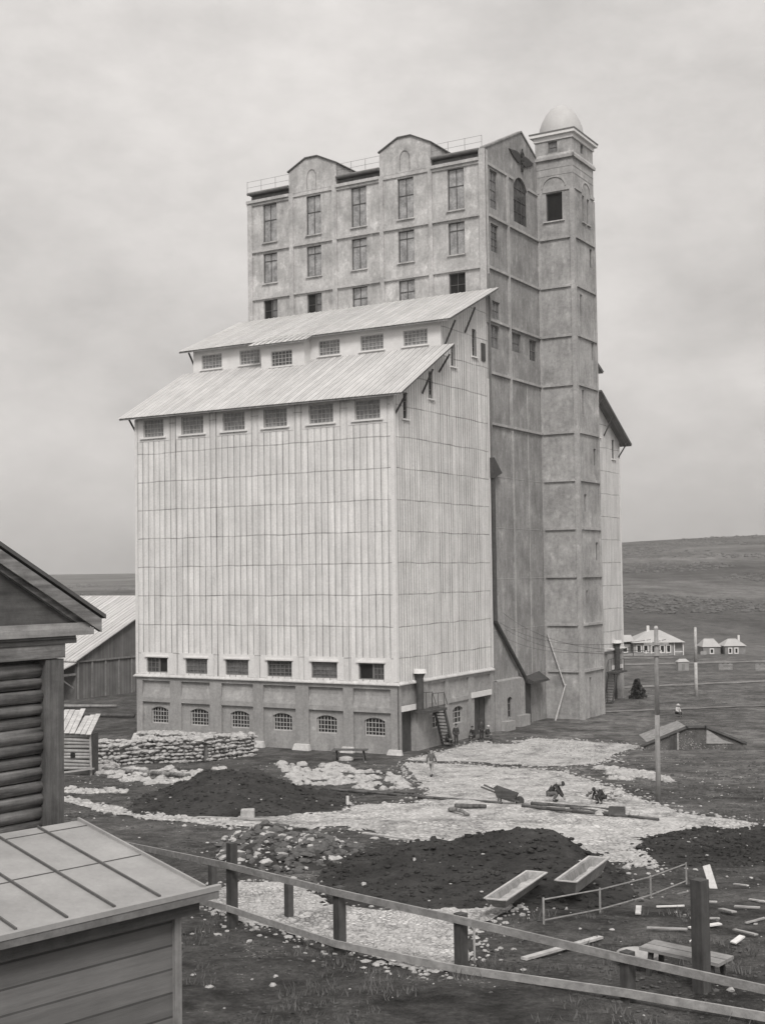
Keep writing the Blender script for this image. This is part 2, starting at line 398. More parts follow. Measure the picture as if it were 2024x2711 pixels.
PLB = [(-18.9, 68.5), (-17.5, 67.5), (-13.1, 60.6), (-10.8, 57.9), (-9.3, 55.8), (-8.0, 54.6), (-7.2, 54.4), (-6.9, 51.8), (-8.1, 53.0), (-10.2, 54.4), (-12.4, 57.1), (-14.3, 60.4), (-16.5, 63.8), (-18.0, 65.1)]
PLOW = [(-5.2, 33.2), (-5.1, 34.0), (-4.9, 35.8), (-4.6, 36.6), (-3.7, 37.0), (-2.9, 37.1), (-2.5, 34.8), (-1.6, 32.7), (-0.1, 31.6), (0.5, 31.7), (1.7, 31.9), (2.5, 32.2), (3.4, 33.7), (3.3, 32.9), (2.4, 31.1), (1.5, 29.8), (1.1, 25.0), (0.7, 24.8), (0.0, 25.4), (-0.6, 26.6), (-1.2, 27.4), (-1.9, 28.2), (-2.7, 29.4), (-3.6, 30.4), (-4.4, 32.0), (-4.9, 32.9)]
tag(drape([PA], .03, .5).build('cobbled_yard', 'cobble', smooth=True), kind='structure')
tag(drape([PBC], .03, .5).build('cobbled_road', 'cobble', smooth=True), kind='structure')
tag(drape([PLB], .03, .35).build('stony_path', 'cobble', smooth=True), kind='structure')
tag(drape([PLOW], .03, .4).build('stone_apron', 'gravel', smooth=True), kind='structure')

def scatter(poly, n, seed, bias=None):
    rr = random.Random(seed); P = np.array(poly); lo = P.min(0); hi = P.max(0); out = []
    for _ in range(60):
        X = np.array([rr.uniform(lo[0], hi[0]) for _ in range(n)]); Y = np.array([rr.uniform(lo[1], hi[1]) for _ in range(n)])
        ok = sdf(poly, X, Y) > -.05
        out += [(float(a), float(b)) for a, b, o in zip(X, Y, ok) if o]
        if len(out) >= n: break
    return out[:n]
R1 = [(-22.2, 94.0), (-20.7, 94.5), (-18.0, 91.1), (-15.3, 87.0), (-13.5, 89.1), (-12.1, 91.1), (-12.7, 85.0), (-12.0, 73.6), (-14.5, 74.0), (-17.8, 81.1), (-20.6, 88.1)]
R2 = [(-9.1, 94.1), (-4.1, 92.1), (-0.3, 80.1), (0.5, 69.9), (-1.0, 68.3), (-4.0, 71.7), (-5.8, 73.1), (-7.7, 87.5)]
R3 = [(12.5, 84.6), (14.5, 84.1), (15.4, 78.7), (15.2, 72.2), (14.1, 71.9), (12.7, 73.7), (11.6, 76.0)]
R5 = [(-18.8, 73.4), (-14.9, 71.3), (-14.5, 69.0), (-18.0, 70.5)]
R6 = [(7.0, 42.3), (7.6, 42.6), (7.7, 40.1), (7.8, 39.0), (7.1, 40.0)]
SIDE = [(-8, 96), (-3, 96), (-1, 82), (-2, 78), (-9, 90)]
WIDE = [(-16, 24), (16, 20), (22, 95), (-24, 95)]
def stones(name, poly, n, a, b, seed, sink=.3):
    mb = MB(); pts = [q for q in scatter(poly, n, seed) if mnoise.noise((q[0] * .55, q[1] * .3, seed)) > -.12]
    rocks(mb, [(x, y, float(hgt(x, y)) + a * (1 - sink)) for x, y in pts], a, b, .65, seed)
    return tag(mb.build(name, 'stone'), kind='stuff')
stones('loose_stones', R1, 800, .04, .46, 1)
stones('loose_stones', R2, 1250, .04, .44, 2)
stones('loose_stones', R3, 420, .04, .42, 3)
stones('loose_stones', R5, 260, .06, .3, 5)
stones('loose_stones', R6, 160, .05, .17, 6)
stones('loose_stones', WIDE, 2600, .015, .085, 8, .5)
stones('loose_stones', PLOW, 2600, .03, .11, 9, .5)
def fringe(name, polys, n, a, b, seed, wid):
    rr = random.Random(seed); pts = []
    for P in polys:
        P = np.array(P); L = np.hypot(*(np.roll(P, -1, 0) - P).T); c = np.cumsum(L)
        for _ in range(int(n * c[-1])):
            d = rr.random() * c[-1]; k = int(np.searchsorted(c, d)); k = min(k, len(P) - 1); t = rr.random(); q = P[k] + (P[(k + 1) % len(P)] - P[k]) * t
            pts.append((float(q[0]) + rr.gauss(0, wid), float(q[1]) + rr.gauss(0, wid * 1.6)))
    mb = MB(); rocks(mb, [(x, y, float(hgt(x, y)) + a * .6) for x, y in pts], a, b, .6, seed)
    return tag(mb.build(name, 'stone'), kind='stuff')
fringe('loose_stones', [PA, PBC], 11, .03, .16, 41, .45)
fringe('loose_stones', [PLOW], 26, .02, .10, 42, .35)
stones('loose_stones', PLB, 700, .04, .2, 10, .5)

# churned clods of mud
rr = random.Random(55); pts = []
while len(pts) < 14000:
    y = 20 + 75 * rr.random() ** 1.5; x = rr.uniform(-.3 * y - 1, .3 * y + 1)
    if mnoise.noise((x * .3, y * .2, 17)) > -.15: pts.append((x, y))
keep = np.max([sdf(p, np.array([q[0] for q in pts]), np.array([q[1] for q in pts])) for p in (PA, PBC, PLB, PLOW)], axis=0) < .25
mb = MB(); ok = [(x, y, float(hgt(x, y)) + .005) for (x, y), k in zip(pts, keep) if k]
rocks(mb, [p for p in ok if p[1] < 36], .008, .055, .6, 56); rocks(mb, [p for p in ok if 36 <= p[1] < 55], .015, .1, .55, 57); rocks(mb, [p for p in ok if p[1] >= 55], .03, .19, .5, 58)
tag(mb.build('mud_clods', 'clod'), kind='stuff')
# heaps of dark earth
def mound(label, prof, yc, yf, yb, seed, skew=0., rough=.2):
    px = [p[0] for p in prof]; ph = [p[1] for p in prof]; st = .2
    X = np.arange(px[0] - .5, px[-1] + .51, st); Y = np.arange(yf - .5, yb + .51, st); mb = MB(); H = {}
    for j, y in enumerate(Y):
        for i, x in enumerate(X):
            t = (y - yf) / (yc - yf) if y < yc else (yb - y) / (yb - yc)
            h = np.interp(x + skew * (y - yc), px, ph, left=-.2, right=-.2)
            t = max(0., min(1., t)); prof_t = t ** .85 if y < yc else t * t * (3 - 2 * t)
            z = h * prof_t + rough * min(1, max(h, 0) * 2) * prof_t * (mnoise.noise((x * .9, y * .9, seed)) + .6 * mnoise.noise((x * 2.3, y * 2.3, seed + 4)) + .35 * mnoise.noise((x * 5, y * 5, seed + 8))) - .05
            H[j, i] = z; mb.v.append((float(x), float(y), float(hgt(x, y) + z)))
    n = len(X)
    for j in range(len(Y) - 1):
        for i in range(n - 1):
            if max(H[j, i], H[j + 1, i], H[j, i + 1], H[j + 1, i + 1]) > -.03: mb.f.append((j * n + i, j * n + i + 1, (j + 1) * n + i + 1, (j + 1) * n + i))
    o = tag(mb.build('earth_mound', 'mound', smooth=True), label, 'earth mound', 'heaps of dark spoil')
    rr = random.Random(int(seed * 10)); cl = MB(); st_ = MB(); pc = []; ps = []; ks = [k for k in H if H[k] > -.04]
    for _ in range(min(1500, len(ks) * 2)):
        j, i = rr.choice(ks); pp = mb.v[j * n + i]; (pc if rr.random() < .95 else ps).append((pp[0] + rr.uniform(-.1, .1), pp[1] + rr.uniform(-.1, .1), pp[2] + .01))
    rocks(cl, pc, .03, .15, .6, int(seed)); tag(cl.build('clods', 'mound', o), kind='stuff')
    rocks(st_, ps, .02, .08, .6, int(seed) + 1); tag(st_.build('stones', 'stone', o), kind='stuff')
    return o
mound('dark flat crested earth mound directly behind the squared stone block', [(-13.2, 0), (-11.8, .45), (-10.3, 1.05), (-9.5, 1.45), (-8.4, 1.5), (-7.3, 1.5), (-6, 1.12), (-5.1, .62), (-3.6, .28), (-2.2, 0)], 64, 55.3, 71, 2., .1)
mound('large dark humped earth mound behind the two mortar troughs', [(-2.6, 0), (-1.2, .35), (.1, .66), (1.3, .75), (2.5, .93), (3.9, 1.15), (4.6, 1.08), (5.3, .7), (6.0, .2), (6.7, 0)], 40, 31.8, 43.6, 6., -.02)
mound('low dark earth mound at the right edge beside the cobbled road', [(7.9, 0), (8.8, .18), (9.8, .42), (11, .5), (12.2, .35), (13.6, .4), (15, 0)], 45, 38.5, 47.8, 9., -.25)

# rubble heap in the middle foreground
R4 = [(-6.6, 46.5), (-6.2, 49.9), (-5.3, 51.8), (-3.7, 49.4), (-2.3, 46.9), (-1.2, 44.0), (-1.6, 40.3), (-3.3, 38.6), (-5.4, 40.6)]
hp = thing('rubble_heap', 'mixed heap of dark rubble and pale broken stone in front of the cobbled road', 'rubble heap', on(-4.1, 46))
mb = MB(); st = .3
gx = np.arange(-7, -1, st); gy = np.arange(39, 53.5, st); GX, GY = np.meshgrid(gx, gy); SD = sdf(R4, GX, GY)
HH = np.clip(SD * .3, -.1, .34)
O = hp.location
for j in range(len(gy)):
    for i in range(len(gx)):
        x, y = float(gx[i]), float(gy[j]); q = float(HH[j, i]); q += max(0, q) * .7 * mnoise.noise((x * 1.3, y * 1.3, 2))
        mb.v.append((x - O.x, y - O.y, float(hgt(x, y)) + q - O.z))
n = len(gx)
for j in range(len(gy) - 1):
    for i in range(n - 1):
        if max(HH[j, i], HH[j + 1, i + 1], HH[j, i + 1], HH[j + 1, i]) > -.06: mb.f.append((j * n + i, j * n + i + 1, (j + 1) * n + i + 1, (j + 1) * n + i))
mb.build('earth_core', 'mound', hp, True)
for nm, mt, cnt, a, b, sd in (('pale_stones', 'stone', 210, .03, .21, 31), ('dark_rubble', 'rubble', 900, .04, .22, 32)):
    mb = MB(); pp = scatter(R4, cnt, sd); hh = [max(0, min(.34, float(sdf(R4, np.array([x]), np.array([y]))[0]) * .3)) for x, y in pp]
    rocks(mb, [(x - O.x, y - O.y, float(hgt(x, y)) + h + .03 - O.z) for (x, y), h in zip(pp, hh)], a, b, .7, sd); tag(mb.build(nm, mt, hp), kind='stuff')

# stacked limestone
def stone_stack(label, line, h, th, seed):
    """dry-stacked quarry stone: rough courses on face, ends and top round a core"""
    rr = random.Random(seed); o = thing('stone_stack', label, 'stone stack', on(*line[0]), 0, 'stacks of quarry stone'); O = o.location
    core = MB(); mb = MB()
    for (x0, y0), (x1, y1) in zip(line[:-1], line[1:]):
        L = math.hypot(x1 - x0, y1 - y0); ex, ey = (x1 - x0) / L, (y1 - y0) / L; nxx, nyy = ey, -ex
        P = []
        for z in (-.3, h - .35):
            for s, d in ((0, -th / 2 + .2), (L, -th / 2 + .2), (L, th / 2 - .2), (0, th / 2 - .2)):
                x, y = x0 + ex * s + nxx * d, y0 + ey * s + nyy * d; P.append((x - O.x, y - O.y, float(hgt(x, y)) + z - O.z))
        core.hexa(P); pts = []
        s = 0
        for face in (1, 0):
            z = .08
            while z < h - .05:
                s = rr.random() * .2
                while s < L:
                    d = (th / 2 if face else -th / 2) * (1 - .12 * z / h) + rr.uniform(-.07, .07)
                    zt = z + rr.uniform(-.05, .05); x, y = x0 + ex * s + nxx * d, y0 + ey * s + nyy * d
                    if zt < h * (1 + .12 * mnoise.noise((s * .5, seed, 0))): pts.append((x - O.x, y - O.y, float(hgt(x, y)) + zt - O.z))
                    s += rr.uniform(.25, .52)
                z += rr.uniform(.24, .3)
        for _ in range(int(L * th * 7)):
            s = rr.uniform(-.1, L + .1); d = rr.uniform(-th / 2, th / 2); x, y = x0 + ex * s + nxx * d, y0 + ey * s + nyy * d
            pts.append((x - O.x, y - O.y, float(hgt(x, y)) + h * (1 + .12 * mnoise.noise((s * .5, seed, 0))) - .12 + rr.uniform(-.1, .1) - O.z))
        rocks(mb, pts, .19, .42, .6, seed)
    core.build('core', 'stone_gap', o); mb.build('stones', 'stone', o)
stone_stack('long head-high stack of pale quarry stone left of the elevator wall, nearest the log', [(-22.2, 94.6), (-19.6, 96.3), (-14.7, 97.2), (-11.6, 100.8)], 1.75, 1.6, 5)
stone_stack('lower stack of pale quarry stone pushed against the brick plinth under the arched windows', [(-20.8, 107.2), (-17.0, 105.2), (-12.7, 103.2)], 1.25, 1.6, 6)
stone_stack('short pale stone stack standing farthest left behind the log hut', [(-27.0, 103.0), (-22.6, 101.4)], 1.1, 1.5, 7)
# ------------------------------------------------------------------ the grain elevator
YAW = R(59.849023724256696)
EL = thing('grain_elevator', 'towering grain elevator of white cladding and grey brick with stepped roofs and domed stair tower', 'grain elevator', (-0.058, 99.044, 0), YAW - math.pi / 2)
W, S, T, TQ, UT, FV = 26.0, 16.74, 28.12, 33.45, 3.72, 49.2
def FF(v0=0.):  return lambda u, z, n: (-u, v0 - n, z)
def FS(u0=0.):  return lambda v, z, n: (-u0 + n, v, z)
def FB(v0):     return lambda u, z, n: (-u, v0 + n, z)
def FL(u0):     return lambda v, z, n: (-u0 - n, v, z)

def wall(mb, f, s0, s1, z0, top, holes=(), depth=.25, breaks=(), n=0.):
    """wall sheet in upright strips with real openings and reveals; top may be a function of s"""
    tf = top if callable(top) else (lambda s: top)
    cuts = sorted({s0, s1, *[b for b in breaks if s0 < b < s1], *[h[0] for h in holes], *[h[1] for h in holes]})
    for a, b in zip(cuts[:-1], cuts[1:]):
        if b - a < 1e-6: continue
        z = z0
        hs = sorted([h for h in holes if h[0] < (a + b) / 2 < h[1]], key=lambda h: h[2])
        for h in hs:
            mb.quad(f(a, z, n), f(b, z, n), f(b, h[2], n), f(a, h[2], n)); z = h[3]
        mb.quad(f(a, z, n), f(b, z, n), f(b, tf(b - 1e-6), n), f(a, tf(a + 1e-6), n))
    for h in holes:
        a, b, lo, hi = h[:4]; r = h[4] if len(h) > 4 else 0
        d = n - depth
        mb.quad(f(a, lo, n), f(b, lo, n), f(b, lo, d), f(a, lo, d))
        mb.quad(f(a, lo, n), f(a, lo, d), f(a, hi, d), f(a, hi, n)); mb.quad(f(b, lo, n), f(b, lo, d), f(b, hi, d), f(b, hi, n))
        if not r: mb.quad(f(a, hi, n), f(b, hi, n), f(b, hi, d), f(a, hi, d))
        else:
            K = 8; P = [(a + (b - a) * k / K, hi - r * (2 * k / K - 1) ** 2) for k in range(K + 1)]
            for (sa, za), (sb, zb) in zip(P[:-1], P[1:]):
                mb.poly(f(sa, za, n), f(sb, zb, n), f(sb, hi, n), f(sa, hi, n)); mb.quad(f(sa, za, n), f(sb, zb, n), f(sb, zb, d), f(sa, za, d))
def window(f, s0, s1, z0, z1, nx, nz, depth=.2, bars='muntin', glass='glass', sill=None, n=0., wbar=.045, frame=.09, splits=None, label=None, sillw=.12, sillm='trim'):
    """glazed frame set into an opening: window > pane, sill"""
    mb = MB(); d0 = n - depth + .02; d1 = n - depth + .09
    mb.fbox(f, s0, s0 + frame, z0, z1, d0, d1); mb.fbox(f, s1 - frame, s1, z0, z1, d0, d1)
    mb.fbox(f, s0 + frame, s1 - frame, z0, z0 + frame, d0, d1); mb.fbox(f, s0 + frame, s1 - frame, z1 - frame, z1, d0, d1)
    for k in range(1, nx):
        s = s0 + (s1 - s0) * k / nx; mb.fbox(f, s - wbar / 2, s + wbar / 2, z0 + frame, z1 - frame, d0 + .004, d1 - .01)
    zz = splits if splits else [z0 + (z1 - z0) * k / nz for k in range(1, nz)]
    for z in zz: mb.fbox(f, s0 + frame, s1 - frame, z - wbar / 2, z + wbar / 2, d0 + .008, d1 - .006)
    w = mb.build('window', bars, EL)
    if label: w['label'] = label
    mb = MB(); mb.quad(f(s0 + .01, z0 + .01, d0 + .01), f(s1 - .01, z0 + .01, d0 + .01), f(s1 - .01, z1 - .01, d0 + .01), f(s0 + .01, z1 - .01, d0 + .01)); mb.build('pane', glass, w)
    if sill:
        mb = MB(); mb.fbox(f, s0 - sill, s1 + sill, z0 - sillw, z0 - .004, n + .003, n + .16); mb.build('sill', sillm, w)
    return w

def fparts(name, m, items, parent=None):
    """one object for every box in items (f, s0, s1, z0, z1, n0, n1)"""
    for it in items:
        mb = MB(); mb.fbox(*it); mb.build(name, m, parent or EL)

rr = random.Random(3)
# --- near and far wings -------------------------------------------------------
def ramp(pts): return lambda s: float(np.interp(s, [p[0] for p in pts], [p[1] for p in pts]))
prof = [(0, 28.05), (8.0, 32.65), (8.0001, 34.95), (S, 38.95)]
topn = ramp(prof); topf = lambda v: topn(FV - v)
TOPW = [(22.82, 25.1), (18.5, 20.86), (14.18, 16.45), (9.95, 12.25), (5.5, 7.82), (1.18, 3.5)]
LOWW = [(22.55, 24.86), (18.27, 20.6), (14.03, 16.38), (9.72, 12.15), (5.41, 7.85), (1.13, 3.46)]
ARCH = [(22.71, 24.54), (18.4, 20.28), (14.19, 16.05), (9.93, 11.79), (5.66, 7.53), (1.26, 3.11)]
PIL = [(25.36, 26.0), (21.12, 22.31), (16.85, 18.05), (12.6, 13.6), (8.17, 9.4), (3.99, 4.9), (0, .61)]
f0 = FF(0); fs = FS(0)
mb = MB(); wall(mb, f0, 0, W, 5.5, 28.05, [(a, b, 25.95, 27.5) for a, b in TOPW] + [(a, b, 5.75, 7.03) for a, b in LOWW], .22)
u = .3
while u < W:                                     # standing seams of the sheeting, broken by the window bands
    mb.fbox(f0, u - .018, u + .018, 7.6, 25.6, .003, .035); u += .615 + rr.uniform(-.03, .03)
mb.build('cladding', 'clad_front', EL)
mb = MB()
SW = [(1.5, 2.2, 26.0, 28.1), (5.75, 6.4, 28.05, 30.3), (9.75, 10.4, 31.2, 33.2), (13.7, 14.4, 32.6, 35.0)]
wall(mb, fs, 0, S - .02, 5.5, topn, SW, .22, [8.0, 8.0001])
v = .25
while v < S - .1:
    mb.fbox(fs, v - .014, v + .014, 5.62, topn(v) - 3.1, .003, .03); v += .40 + rr.uniform(-.03, .03)
mb.build('cladding', 'clad_side', EL)
mb = MB(); SWF = [(FV - b, FV - a, c, d) for a, b, c, d in SW]
wall(mb, fs, 32.2, FV, 5.5, topf, SWF, .22, [FV - 8.0001, FV - 8.0])
v = FV - .25
wall(mb, FB(FV), 0, W, 5.5, 28.05); wall(mb, FL(W), 0, S, 5.5, topn, (), .2, [8.0, 8.0001]); wall(mb, FL(W), 32.2, FV, 5.5, topf, (), .2, [FV - 8.0001, FV - 8.0])
mb.build('cladding', 'clad_side', EL)
# trim: corner boards, plain boarding round the window bands, bay battens
fparts('corner_board', 'whiteboard', [(f0, -.05, .28, 5.62, 27.6, .004, .05), (fs, -.004, .26, 5.62, 27.6, .004, .05), (f0, W - .22, W + .05, 5.62, 27.6, .004, .05), (fs, FV - .26, FV + .05, 5.62, 27.6, .004, .05), (fs, S - .3, S + .03, 5.62, 31.0, .004, .05)])
for c in (21.69, 17.38, 13.0, 8.72, 4.36):
    mb = MB()
    for q in (-.17, .17): mb.fbox(f0, c + q - .07, c + q + .07, 5.6, 27.55, .006, .05)
    mb.build('batten', 'clad_front', EL)
for L, (za, zb), (lo, hi) in ((TOPW, (25.6, 27.95), (25.95, 27.5)), (LOWW, (5.62, 7.45), (5.75, 7.03))):
    mb = MB()
    for a, b in L:
        mb.fbox(f0, a - .62, a - .003, za, zb, .003, .028); mb.fbox(f0, b + .003, b + .62, za, zb, .003, .028)
        mb.fbox(f0, a - .003, b + .003, hi + .003, zb, .003, .028)
        if lo - za > .2: mb.fbox(f0, a - .003, b + .003, za, lo - .2, .003, .028)
        if lo < 10: mb.fbox(f0, a - .14, b + .14, hi + .02, hi + .14, .03, .16)
    mb.build('plain_boarding', 'whiteboard', EL)
gl = ['glass', 'glass', 'glass', 'glass_mid', 'glass', 'glass']
for k, (a, b) in enumerate(TOPW): window(f0, a, b, 25.95, 27.5, 6, 4, .2, 'muntin', 'glass_pale', .28, sillm='whiteboard')
for k, (a, b) in enumerate(LOWW):
    if k in (0, 5):
        o = .42 if k == 0 else .58
        q = (a, a + (b - a) * o) if k == 0 else (a + (b - a) * o, b)
        q2 = (a, a + (b - a) * .42) if k == 5 else (a + (b - a) * .42, b)
        q1 = (a, a + (b - a) * .42) if k == 0 else (a + (b - a) * .42, b)
        if k == 0: window(f0, a + (b - a) * .43, b, 5.75, 7.03, 3, 3, .2, 'muntin_grey', 'glass_mid', None); window(f0, a, a + (b - a) * .43, 5.75, 7.03, 1, 1, .215, 'muntin_grey', 'void', None, label='window leaf standing open on a dark interior')
        else: window(f0, a, a + (b - a) * .44, 5.75, 7.03, 3, 3, .2, 'muntin_grey', 'glass_mid', None); window(f0, a + (b - a) * .44, b, 5.75, 7.03, 1, 1, .215, 'muntin_grey', 'void', None, label='window leaf standing open on a dark interior')
    else: window(f0, a, b, 5.75, 7.03, 6, 4, .2, 'muntin_grey', gl[k], None)
for a, b, c, d in SW + SWF: window(fs, a, b, c, d, 1, 3, .2, 'muntin_grey', 'glass_dark', .22)
mb = MB(); mb.fbox(fs, 15.35, 16.1, 32.45, 34.0, .02, .09); mb.build('shutter', 'timber_dark', EL)
# water table between brick and cladding
mb = MB(); mb.hexa([f0(-.25, 5.36, .0), f0(W + .25, 5.36, .0), f0(W + .25, 5.36, .19), f0(-.18, 5.36, .19), f0(-.03, 5.62, .002), f0(W + .03, 5.62, .002), f0(W + .25, 5.44, .19), f0(-.18, 5.44, .19)]); mb.build('water_table', 'footing', EL)
for a, b in ((.0, S), (33.5, FV + .25)): mb = MB(); mb.hexa([fs(a, 5.36, 0), fs(b, 5.36, 0), fs(b, 5.36, .18), fs(a, 5.36, .18), fs(a, 5.62, .002), fs(b, 5.62, .002), fs(b, 5.44, .18), fs(a, 5.44, .18)]); mb.build('water_table', 'footing', EL)
# brick plinth: recessed panels between piers
mb = MB(); fr = lambda u, z, n: f0(u, z, n - .22)
wall(mb, fr, .3, W - .3, -.8, 5.36, [(a, b, 1.4, 2.83, .26) for a, b in ARCH], .25)
for a, b in PIL: mb.fbox(f0, a, b, -.8, 5.355, -.215, .0)
for (a, b), (c, d) in zip(PIL[1:], PIL[:-1]):
    mb.fbox(f0, b, c, 5.05, 5.355, -.215, -.002); mb.fbox(f0, b, c, 3.24, 3.62, -.215, -.002)
    mb.hexa([f0(b, 3.62, -.215), f0(c, 3.62, -.215), f0(c, 3.62, -.002), f0(b, 3.62, -.002), f0(b, 4.5, -.215), f0(c, 4.5, -.215), f0(c, 4.5, -.21), f0(b, 4.5, -.21)])
mb.build('brick_plinth', 'brick', EL)
for a, b in ((25.3, 26.2), (16.9, 18.05), (12.5, 13.65), (8.05, 9.45), (3.95, 4.95), (-.35, .75)):
    mb = MB(); mb.hexa([f0(a - .25, -.6, 0), f0(b + .25, -.6, 0), f0(b + .25, -.6, .6), f0(a - .25, -.6, .6), f0(a, .5, .002), f0(b, .5, .002), f0(b, .46, .2), f0(a, .46, .2)]); mb.build('footing', 'footing', EL)
for a, b in ARCH: window(fr, a, b, 1.4, 2.83, 6, 4, .22, 'muntin', 'glass_dark', None, splits=[1.72, 2.05, 2.42])
# side plinth
SB = [(5.7, 7.0, 1.43, 2.86, .24), (9.35, 11.1, 1.4, 2.85, .26), (.68, 3.0, -.8, 3.3), (13.05, 16.0, -.8, 3.3)]
mb = MB(); fsr = lambda v, z, n: fs(v, z, n - .15)
wall(mb, fsr, 0, S, -.8, 5.36, SB, .5)
for a, b in ((-.002, .62), (3.1, 4.9), (7.8, 8.35), (11.95, 12.95), (16.1, 16.74)): mb.fbox(fs, a, b, -.8, 5.355, -.145, .0)
for a, b in ((4.9, 7.8), (8.35, 11.95), (12.95, 16.1)): mb.fbox(fs, a, b, 5.1, 5.355, -.145, -.002)
for a, b in ((4.9, 7.8), (8.35, 11.95)): mb.fbox(fs, a, b, 3.25, 3.6, -.145, -.002)
mb.build('brick_plinth', 'brick', EL)
for a, b, c, d, r in SB[:2]: window(fsr, a, b, c, d, 3, 3, .25, 'muntin', 'glass_dark', None)
mb = MB(); mb.fbox(fs, .68, 3.0, -.8, 3.3, -.62, -.55); mb.fbox(fs, 1.3, 1.62, .1, 1.1, -.54, -.5); mb.build('door', 'timber_dark', EL, loc=None)['label'] = 'wide dark plank door beside the corner'
mb = MB(); mb.fbox(fs, 13.05, 16.0, -.8, 3.3, -.64, -.58); mb.fbox(fs, 15.0, 15.95, -.8, 3.2, -.57, -.5); mb.build('door', 'timber_dark', EL)['label'] = 'tall dark doorway near the downpipe'
fparts('lintel', 'whiteboard', [(fs, .55, 3.7, 3.32, 3.74, .003, .12), (fs, 12.4, 16.15, 3.3, 3.75, .003, .12)])
def balcony(m):   # m maps v (near wing) to v, so the far wing carries the mirrored copy
    mb = MB(); mb.fbox(fs, *sorted((m(2.5), m(5.6))), 3.06, 3.24, .13, 1.3)
    mb.build('platform', 'timber_dark', EL)
    mb = MB()
    for n in (.2, 1.25):
        for va, za, vb, zb in ((3.2, 4.55, 5.2, 4.45), (5.2, 4.45, 5.8, 3.4)): mb.tube(fs(m(va), za, n), fs(m(vb), zb, n), .025, n=6)
        for va in (3.2, 4.2, 5.2): mb.tube(fs(m(va), 3.24, n), fs(m(va), 4.5, n), .025, n=6)
    mb.build('railing', 'iron', EL)
    mb = MB()
    for n in (.25, 1.15): mb.beam(fs(m(5.4), 3.1, n), fs(m(6.85), -.2, n), .08, .28)
    for k in range(1, 12):
        t = k / 12; mb.fbox(fs, *sorted((m(5.4 + 1.45 * t) - .12, m(5.4 + 1.45 * t) + .12)), 3.1 - 3.3 * t - .02, 3.1 - 3.3 * t + .03, .29, 1.11)
    mb.build('staircase', 'timber_dark', EL)
    mb = MB(); mb.tube(fs(m(2.9), 3.25, .35), fs(m(2.9), 5.75, .35), .3, n=12); mb.tube(fs(m(2.9), 5.75, .35), fs(m(2.9), 6.12, .35), .3, .46, 12)
    p = mb.build('vent_pipe', 'iron', EL)
    mb = MB(); mb.tube(fs(m(2.9), 6.124, .35), fs(m(2.9), 6.42, .35), .58, .5, 12); mb.build('pipe_cap', 'trim', p)
balcony(lambda v: v); balcony(lambda v: FV - v)
# far wing plinth
mb = MB(); SBF = [(FV - 3.0, FV - .68, -.8, 3.3), (FV - 7.0, FV - 5.7, 1.43, 2.86, .24), (FV - 11.1, FV - 9.35, 1.4, 2.85, .26)]
wall(mb, fsr, 32.5, FV, -.8, 5.36, SBF, .5)
for a, b in ((-.002, .62), (3.1, 4.9), (7.8, 8.35), (11.95, 12.95)): mb.fbox(fs, FV - b, FV - a, -.8, 5.355, -.145, .0)
for a, b in ((4.9, 7.8), (8.35, 11.95), (3.1, .6)): mb.fbox(fs, FV - max(a, b), FV - min(a, b), 5.1, 5.353, -.145, -.004)
wall(mb, FB(FV - .02), 0, W, -.8, 5.36); wall(mb, FL(W - .02), 0, S, -.8, 5.36); wall(mb, FL(W - .02), 32.5, FV, -.8, 5.36)
mb.build('brick_plinth', 'brick', EL)
mb = MB(); mb.fbox(fs, FV - 3.0, FV - .68, -.8, 3.3, -.62, -.55); mb.build('door', 'timber_dark', EL)
for a, b, c, d, r in SBF[1:]: window(fsr, a, b, c, d, 3, 3, .25, 'muntin', 'glass_dark', None)
fparts('lintel', 'whiteboard', [(fs, FV - 3.7, FV - .55, 3.32, 3.74, .003, .12)])

# --- wing roofs ---------------------------------------------------------------
def slab(mb, u0, u1, va, za, vb, zb, th=.16):
    mb.hexa([(-u0, va, za - th), (-u1, va, za - th), (-u1, vb, zb - th), (-u0, vb, zb - th), (-u0, va, za), (-u1, va, za), (-u1, vb, zb), (-u0, vb, zb)])
def rooftop(mb, u0, u1, va, za, vb, zb):     # sheeting with rolled seams, laid just above the boards
    slab(mb, u0, u1, va, za + .03, vb, zb + .03, .026)
    u = min(u0, u1) + .2
    while u < max(u0, u1) - .1:
        mb.beam((-u, va, za + .05), (-u, vb, zb + .05), .05, .05); u += .6
OV = 1.15
def wing_roofs(m):
    for (ua, ub, va, za, vb, zb) in ((-OV, W + OV, -.78, 27.72, 8.06, 32.76), (-OV, W + OV, 7.35, 34.75, S - .03, 39.0)):
        mb = MB(); slab(mb, ua, ub, m(va), za - .035, m(vb), zb - .035, .15); r_ = mb.build('roof', 'soffit', EL)
        mb = MB(); rooftop(mb, ua - .06, ub + .06, m(va - .06), za - .03, m(vb), zb - .03); mb.build('roof_sheeting', 'roof_x', r_)
    for u in (-OV + .12, W + OV - .12):
        w = 0 if u < 0 else W
        for vt, zt, dz in ((.3, 28.0, 1.7), (4.6, 30.4, 2.1), (8.6, 35.0, 2.2), (12.3, 36.7, 2.3), (7.5, 32.0, 1.6)):
            mb = MB(); mb.beam((-u, m(vt), zt - .2), (-w + (.02 if u < 0 else -.02), m(vt), zt - dz), .12, .12); mb.build('bracket', 'timber_dark', EL)
wing_roofs(lambda v: v); wing_roofs(lambda v: FV - v)
